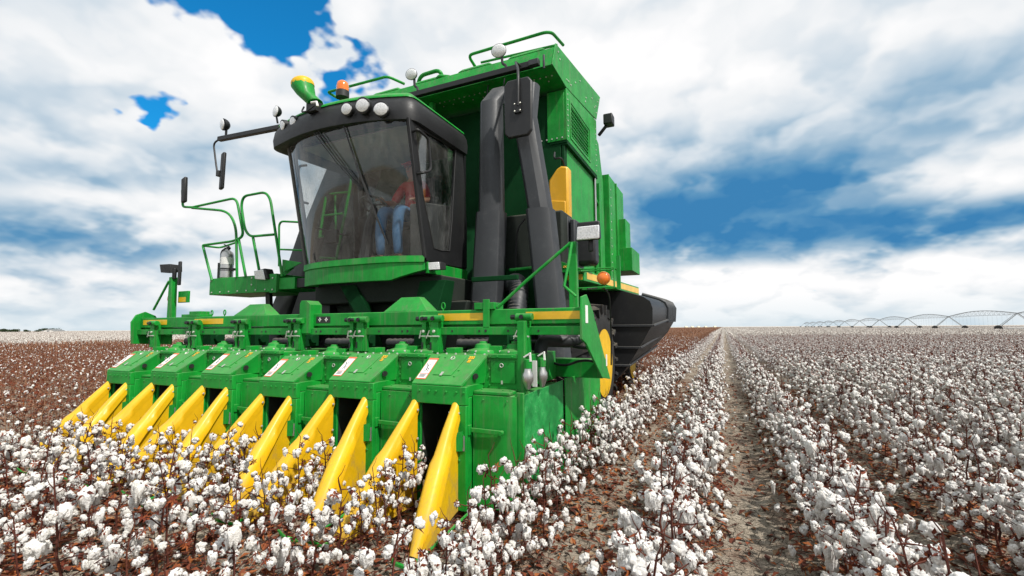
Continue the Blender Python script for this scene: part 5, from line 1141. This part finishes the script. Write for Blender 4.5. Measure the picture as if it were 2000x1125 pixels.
# ---- scattering by geometry nodes for what nobody could count
def scatter(name, pts, sources, label, cat):
    """pts: (x, y, z, rotz, scale, index)"""
    col = bpy.data.collections.new(name + '_sources')
    for i, me_ in enumerate(sources):
        so = bpy.data.objects.new('%s_source_%02d' % (name, i), me_); col.objects.link(so)
    me = bpy.data.meshes.new(name); me.from_pydata([p[:3] for p in pts], [], [])
    a = me.attributes.new('rz', 'FLOAT', 'POINT'); a.data.foreach_set('value', [p[3] for p in pts])
    a = me.attributes.new('sc', 'FLOAT', 'POINT'); a.data.foreach_set('value', [p[4] for p in pts])
    a = me.attributes.new('ix', 'INT', 'POINT'); a.data.foreach_set('value', [p[5] for p in pts])
    o = bpy.data.objects.new(name, me); C.objects.link(o)
    g = bpy.data.node_groups.new(name, 'GeometryNodeTree'); g.interface.new_socket('Geometry', in_out='INPUT', socket_type='NodeSocketGeometry'); g.interface.new_socket('Geometry', in_out='OUTPUT', socket_type='NodeSocketGeometry')
    N = g.nodes; L = g.links; gi = N.new('NodeGroupInput'); go_ = N.new('NodeGroupOutput'); ip = N.new('GeometryNodeInstanceOnPoints'); ci = N.new('GeometryNodeCollectionInfo')
    ci.inputs['Collection'].default_value = col; ci.inputs['Separate Children'].default_value = True; ci.inputs['Reset Children'].default_value = True
    def attr(nm, ty):
        n_ = N.new('GeometryNodeInputNamedAttribute'); n_.data_type = ty; n_.inputs['Name'].default_value = nm; return n_.outputs['Attribute']
    cxyz = N.new('ShaderNodeCombineXYZ'); L.new(attr('rz', 'FLOAT'), cxyz.inputs[2]); e2 = N.new('FunctionNodeEulerToRotation'); L.new(cxyz.outputs[0], e2.inputs[0])
    L.new(gi.outputs[0], ip.inputs['Points']); L.new(ci.outputs[0], ip.inputs['Instance']); ip.inputs['Pick Instance'].default_value = True
    L.new(attr('ix', 'INT'), ip.inputs['Instance Index']); L.new(e2.outputs[0], ip.inputs['Rotation']); L.new(attr('sc', 'FLOAT'), ip.inputs['Scale']); L.new(ip.outputs[0], go_.inputs[0])
    md = o.modifiers.new('scatter', 'NODES'); md.node_group = g
    tag(o, label, cat, kind='stuff'); return o
def whole(plan, lod, n, seed, mats=None, keep=1.0, fat=1.0):
    H, stems, bolls, leaves = plan; rng = random.Random(seed); mb = MB(); mb.mat(2); stem_mb(stems, n, mb)
    for (pos, zd, spin, size, hang, var) in bolls:
        if hang < 0:
            mb.mat(0); f = frame(pos, zd, spin); t = MB(); boll_into(t, rng, f, size, 0, 1); base = len(mb.v); mb.v += t.v
            for q, mi in zip(t.f, t.mi):
                if mi == 0: mb.f.append(tuple(base + i for i in q)); mb.mi.append(0)
            continue
        boll_into(mb, rng, frame(pos, zd, spin), size * 1.05 * fat, rng.uniform(.6, 1.8) if hang else 0, lod)
    mb.mat(0)
    for (pos, zd, spin, size) in leaves: leaf_into(mb, rng, frame(pos, zd, spin), size * 1.4)
    return mb.mesh('plant', mats or [M['bur'], M['lint'], M['stem']], 60, recalc=False)
FULL = [whole(PL[i], 2, 4, i) for i in range(NPROTO)]
LOW = [whole(plant_plan(300 + i), 1, 3, i, fat=1.1) for i in range(8)]
a_ = [(x, y, gz(x, y), rz_, sc, pi) for (x, y, s, k, rz_, sc, pi) in mid if s[2] < 14]
scatter('cotton_rows', a_, FULL, 'rows of white cotton plants a little way down the field', 'cotton plants')
b_ = [(x, y, -.03, rz_, sc, pi % 8) for (x, y, s, k, rz_, sc, pi) in mid if s[2] >= 14]
scatter('cotton_rows', b_, LOW, 'rows of white cotton plants receding into the middle distance', 'cotton plants')
# far field: blocks of ten rows
def block(seed, picked):
    rng = random.Random(seed); mb = MB(); iv, jf = ICO[1]
    for r_ in range(10):
        y = 0
        while y < 10:
            y += rng.uniform(.22, .4); x = r_ * SP + rng.gauss(0, .06); H = rng.uniform(.5, .74)
            for q in range(7 if not picked else 1):
                if picked and rng.random() > .55: continue
                c = Vector((x + rng.gauss(0, .16), y + rng.gauss(0, .14), H * rng.uniform(.25, 1.0))); s = rng.uniform(.035, .065) * (1 if not picked else .7); mb.mat(1); ph = rng.uniform(0, 6)
                mb.add([c + Vector((v.x, v.y, v.z * 1.2)) * s * (1 + .3 * math.sin(5 * v.x + ph)) for v in iv], jf) if not picked else mb.add([c + v * s for v in (Vector((1, 0, 0)), Vector((0, 1, 0)), Vector((-1, -.4, 0)), Vector((0, 0, 1)))], [(0, 1, 3), (1, 2, 3), (2, 0, 3)])
            mb.mat(2)
            for q in range(7 if not picked else 14):
                a = rng.uniform(0, 6.3); l = rng.uniform(.08, .25); p = Vector((x, y, H * rng.uniform(.0, .8))); d = Vector((math.cos(a) * l, math.sin(a) * l, rng.uniform(.1, .4))); w = Vector((-d.y, d.x, 0)).normalized() * (.016 if not picked else .020)
                mb.add([p - w, p + w, p + d], [(0, 1, 2)])
    return mb.mesh('block', [M['bur'], M['farlint'], M['stem'] if not picked else M['stub']], 60, recalc=False)
BW = [block(1, False), block(2, False), block(3, False)]; BP = [block(5, True), block(6, True)]
W10 = 10 * SP; far_w = [(rowx(1) + i * W10, -10 - j * 10 - 2, -.03, 0, 1, (i + j) % 3) for i in range(-9, 5) for j in range(7)]; far_p = []; rng = random.Random(4)
def vis(x, y, z=.3): return seen(Vector((x, y, z)))
for j in range(0, 75):
    for i in range(-60, 60):
        x, y = rowx(1) + i * W10, -10 + j * 10; c = Vector((x + W10 / 2, y + 5, .3)); s = seen(c)
        if s is None or not (-300 < s[0] < 2300): continue
        if x >= rowx(1) - .1 and y >= 60: far_w.append((x, y, -.03, 0, 1, rng.randrange(3)))
        elif x + W10 < -41: far_w.append((x, y, -.03, 0, 1, rng.randrange(3)))
        elif (x + W10 < rowx(-5) - W10 * .2 or y >= 40) and x < rowx(1) - 1 and math.hypot(x, y) > 34: far_p.append((x, y, -.03, 0, 1, rng.randrange(2)))
scatter('far_cotton', far_w, BW, 'white unpicked cotton stretching to the horizon', 'cotton field')
scatter('picked_field', far_p, BP, 'brown picked cotton rows in the distance', 'cotton stalks')
# picked stalks near the machine
PK = [plant_plan(900 + i, True) for i in range(6)]; PKM = [whole(p, 1, 3, 50 + i, [M['bur'], M['lint'], M['stub']]) for i, p in enumerate(PK)]
pk = []; rng = random.Random(21)
for k in range(-42, 1):
    y = .3
    while y < 46:
        y += rng.uniform(.10, .20); x = rowx(k) + rng.gauss(0, .07)
        if k >= -5 and y < 5.2: continue
        if -7.6 < x < -1.3 and 6.0 < y < 8.5 and (x > -2.6 or x < -6.2): continue
        s = seen(Vector((x, y, .4)))
        if s is None or not (-250 < s[0] < 2100) or math.hypot(x, y) > 46: continue
        pk.append((x, y, -.03, rng.uniform(0, 6.28), rng.uniform(.75, 1.0), rng.randrange(6)))
scatter('picked_stalks', pk, PKM, 'brown stripped cotton stalks left behind the machine', 'cotton stalks')

# ---- fallen leaves, twigs and loose lint on the soil
mb = MB(); rng = random.Random(31); n_ = 0
while n_ < 62000:
    y = .9 + (rng.random() ** 1.7) * 13; x = rng.uniform(-8.5, 6.5)
    s = seen(Vector((x, y, 0)))
    if s is None or not (-60 < s[0] < 2060 and s[1] < 1180): n_ += .05; continue
    ph = abs(((x - ROW0) / SP + .5) % 1 - .5)
    kk = math.floor((x - ROW0) / SP)
    bare = .22 if kk == 2 else .75
    if ph > .28 and rng.random() > bare: continue
    n_ += 1; sz = rng.uniform(.012, .040); z = gz(x, y) + .006 + rng.random() * .02
    Mx = Matrix.Translation((x, y, z)) @ Matrix.Rotation(rng.uniform(0, 6.28), 4, 'Z') @ Matrix.Rotation(rng.gauss(0, .5), 4, 'X')
    if rng.random() < .72: mb.add([Mx @ Vector(v) for v in ((0, -sz, 0), (sz * .7, 0, sz * .3), (0, sz, .0), (-sz * .7, 0, sz * .3))], [(0, 1, 2), (0, 2, 3)])
    else: mb.add([Mx @ Vector(v) for v in ((-.05, 0, 0), (-.05, .004, .003), (.05, .004, .006), (.05, 0, .003))], [(0, 1, 2, 3)])
lo = mb.build('leaf_litter', M['litter'], recalc=False); tag(lo, 'red brown fallen leaves and twigs over the soil', 'leaf litter', kind='stuff')
mb = MB(); rng = random.Random(41)
for q in range(170):
    y = 1.4 + rng.random() ** 1.5 * 9; x = rng.uniform(-7, 5); mb.mat(1); iv, jf = ICO[1]; s_ = rng.uniform(.012, .03); c = Vector((x, y, gz(x, y) + s_ * .5))
    mb.add([c + Vector((v.x * rng.uniform(.8, 1.4), v.y, v.z * .6)) * s_ * rng.uniform(.7, 1.3) for v in iv], jf)
lo = mb.build('fallen_lint', [M['bur'], M['lint']], recalc=False); tag(lo, 'scraps of white cotton lint lying on the soil', 'cotton lint', kind='stuff')

# ================================================================== far things
def canopy():
    m, N, b = newmat('distant_cotton_canopy'); co = N.n('ShaderNodeTexCoord').outputs['Object']
    n = N.noise(co, 1.2, 5, .7); N.put(b.inputs['Base Color'], N.ramp(n, [(.35, (.22, .15, .10)), (.5, (.50, .45, .38)), (.65, (.74, .70, .64))])); b.inputs['Roughness'].default_value = 1; return m
M['canopy'] = canopy()
b = MB(); b.box(-3000, rowx(-45), 380, 5500, -.02, .55); b.box(rowx(1), 4500, 720, 5500, -.02, .55); o = b.build('distant_field', M['canopy']); o['kind'] = 'structure'; o['label'] = 'distant cotton field at the horizon'
# centre-pivot irrigator: towers and arched spans
def camxy(xc, zc): return Vector((xc * math.cos(yaw) - zc * math.sin(yaw), xc * math.sin(yaw) + zc * math.cos(yaw), 0))
T0 = camxy(115, 105); stepv = camxy(17.0, 34.6)
piv = empty('irrigation_pivot', T0); tag(piv, 'long arched galvanised irrigation pivot on wheeled towers along the horizon', 'irrigation system')
AP = 4.15
def span(A, B):
    b = MB(); ns = 16; arch = [A.lerp(B, i / ns) + Vector((0, 0, AP + 1.05 * math.sin(math.pi * i / ns))) for i in range(ns + 1)]; b.tube(arch, .10, 6)
    sp = b.build('pipe_span', M['galv'], piv)
    side = (B - A).normalized().cross(Vector((0, 0, 1))); b = MB(); chs = [arch[i] + Vector((0, 0, -1.25 * math.sin(math.pi * i / ns) ** .6 if 0 < i < ns else 0)) for i in range(ns + 1)]
    for sd in (-.7, .7):
        line = [chs[i] + side * sd * (1 if 0 < i < ns else 0) for i in range(ns + 1)]; b.tube(line, .022, 4)
        for i in range(1, ns): b.tube([arch[i], line[i]], .022, 4); b.tube([line[i], arch[i + 1]], .018, 4)
    b.build('truss', M['galv'], sp)
    b = MB()
    for i in range(1, ns): p = chs[i]; b.tube([p, Vector((p.x, p.y, 1.3))], .012, 3)
    b.build('drop_hose', M['galv'], sp)['kind'] = 'stuff'
def tower(P, d):
    b = MB(); w = Vector((-d.y, d.x, 0)).normalized(); w = Vector((1, 0, 0)).lerp(w, .6).normalized()
    for s in (-1, 1):
        b.tube([P + Vector((0, 0, AP)), P + w * s * 3.4 + Vector((0, 0, .75))], .09, 5); b.tube([P + Vector((0, 0, AP)) + d * .02, P + w * s * 3.4 + d.normalized() * 1.0 + Vector((0, 0, .8))], .05, 4)
    b.tube([P + w * -3.4 + Vector((0, 0, .75)), P + w * 3.4 + Vector((0, 0, .75))], .10, 5)
    tw = b.build('tower', M['galv'], piv)
    for s in (-1, 1):
        m = MB(); c = P + w * s * 3.4 + Vector((0, 0, .72)); ax = w.cross(Vector((0, 0, 1))); m.lathe([(.45, -.18), (.72, -.15), (.72, .15), (.45, .18)], c, ax, 14); m.build('wheel', M['rubber'], tw)
NT_ = 11
for k in range(-1, NT_): tower(T0 + stepv * k, stepv)
for k in range(-1, NT_ - 1): span(T0 + stepv * k, T0 + stepv * (k + 1))
# farm shed and trees on the far left horizon
def far_at(px, dist):
    xc = (px - 1000) / 900 * dist; p = camxy(xc, dist); return p
p = far_at(97, 620); sh = empty('farm_shed', p); tag(sh, 'small white arched farm shed on the left horizon before dark trees', 'building')
ux = camxy(1, 0); uz = camxy(0, 1)
def Q(a, d_, z): return p + ux * a + uz * d_ + Vector((0, 0, z))
b = MB(); r1 = [Q(-6.5, 0, 0), Q(6.5, 0, 0), Q(6.5, 0, 1.6), Q(0, 0, 3.2), Q(-6.5, 0, 1.6)]; r2 = [v + uz * 16 for v in r1]; b.add(r1 + r2, [(4, 3, 2, 1, 0), (5, 6, 7, 8, 9), (0, 1, 6, 5), (1, 2, 7, 6), (4, 0, 5, 9)]); b.build('wall', M['white'], sh)
b = MB(); b.hexa([Q(-7, -.3, 1.55), Q(0, -.3, 3.3), Q(0, 16.3, 3.3), Q(-7, 16.3, 1.55), Q(-7, -.3, 1.75), Q(0, -.3, 3.5), Q(0, 16.3, 3.5), Q(-7, 16.3, 1.75)]); b.hexa([Q(0, -.3, 3.3), Q(7, -.3, 1.55), Q(7, 16.3, 1.55), Q(0, 16.3, 3.3), Q(0, -.3, 3.5), Q(7, -.3, 1.75), Q(7, 16.3, 1.75), Q(0, 16.3, 3.5)]); b.build('roof', M['galv'], sh)
b = MB(); b.hexa([Q(-1.8, -.1, 0), Q(1.8, -.1, 0), Q(1.8, -.04, 0), Q(-1.8, -.04, 0), Q(-1.8, -.1, 2.2), Q(1.8, -.1, 2.2), Q(1.8, -.04, 2.2), Q(-1.8, -.04, 2.2)]); b.build('door', M['galv'], sh)
M['foliage'] = island_mat('far_foliage', [(0, (.025, .045, .022)), (.5, (.045, .075, .035)), (1, (.07, .10, .05))], .9, 0, 2)
M['bark'] = paint('tree_bark', (.10, .075, .055), .9, coat=0)
def far_tree(px, dist, w, h, label, seed):
    rng = random.Random(seed); q = far_at(px, dist); t = empty('tree', q); tag(t, label, 'tree', 'trees on the left horizon')
    b = MB(); b.tube([q, q + Vector((0, 0, h * .5)), q + Vector((w * .05, 0, h * .8))], [w * .05, w * .035, w * .01], 6)
    for k in range(5): a = rng.uniform(0, 6.3); b.tube([q + Vector((0, 0, h * .35)), q + Vector((math.cos(a) * w * .3, math.sin(a) * w * .3, h * .7))], [w * .02, w * .006], 4)
    b.build('trunk', M['bark'], t)
    b = MB()
    lob = [(Vector((rng.gauss(0, .26) * w, rng.gauss(0, .26) * w, h * rng.uniform(.38, .82))), rng.uniform(.14, .24) * w) for k in range(9)]
    for k in range(900):
        c, r = rng.choice(lob); v = Vector((rng.gauss(0, 1), rng.gauss(0, 1), rng.gauss(0, .8))).normalized() * r * rng.uniform(.6, 1.1); pt = q + c + v; s = w * rng.uniform(.025, .05)
        e1 = Vector((rng.gauss(0, 1), rng.gauss(0, 1), rng.gauss(0, 1))).normalized(); e2 = e1.orthogonal().normalized(); b.add([pt + e1 * s, pt + e2 * s, pt - e1 * s, pt - e2 * s], [(0, 1, 2, 3)])
    b.build('crown', M['foliage'], t, recalc=False)
for i, (px, d_, w, h, lb) in enumerate(((90, 650, 11, 5.2, 'dark tree rising just left of the small white farm shed'), (104, 652, 13, 5.6, 'dark tree rising just right of the small white farm shed'), (76, 660, 6, 2.8, 'low dark shrub tree in the gap between the shed and the tree line'), (54, 680, 8, 3.2, 'low dark tree nearest the shed in the left horizon tree line'), (36, 690, 12, 3.8, 'wide dark tree in the middle of the left horizon tree line'), (20, 700, 9, 4.4, 'narrow tall tree on the left horizon tree line'), (6, 690, 12, 4.8, 'dark tree at the far left edge of the horizon tree line'))): far_tree(px, d_, w, h * .75, lb, i + 70)
# wrapped cotton modules standing on the horizon beyond the picked strip
M['wrap'] = paint('pale_yellow_module_wrap', (.78, .72, .50), .6, (.6, .55, .4), .2, coat=0)
words = ('leftmost', 'second', 'third', 'fourth', 'rightmost')
for i, px in enumerate((1338, 1350, 1362, 1376, 1394)):
    q = far_at(px, 520); e = camxy(1, .25).normalized(); o = empty('cotton_module', q); tag(o, 'pale wrapped cotton module on the horizon behind the machine, %s of five' % words[i], 'cotton module', 'cotton modules on the horizon')
    b = MB(); b.lathe([(1.05, -1.4), (1.15, -1.3), (1.15, 1.3), (1.05, 1.4)], q + Vector((0, 0, 1.15)), e, 18); b.build('wrap', M['wrap'], o, angle=40)
    b = MB()
    for s in (-1, 1): b.lathe([(1.0, 0), (.9, .06)], q + Vector((0, 0, 1.15)) + e * s * 1.4, e * s, 16)
    b.build('cotton_end', M['farlint'], o)['kind'] = 'stuff'
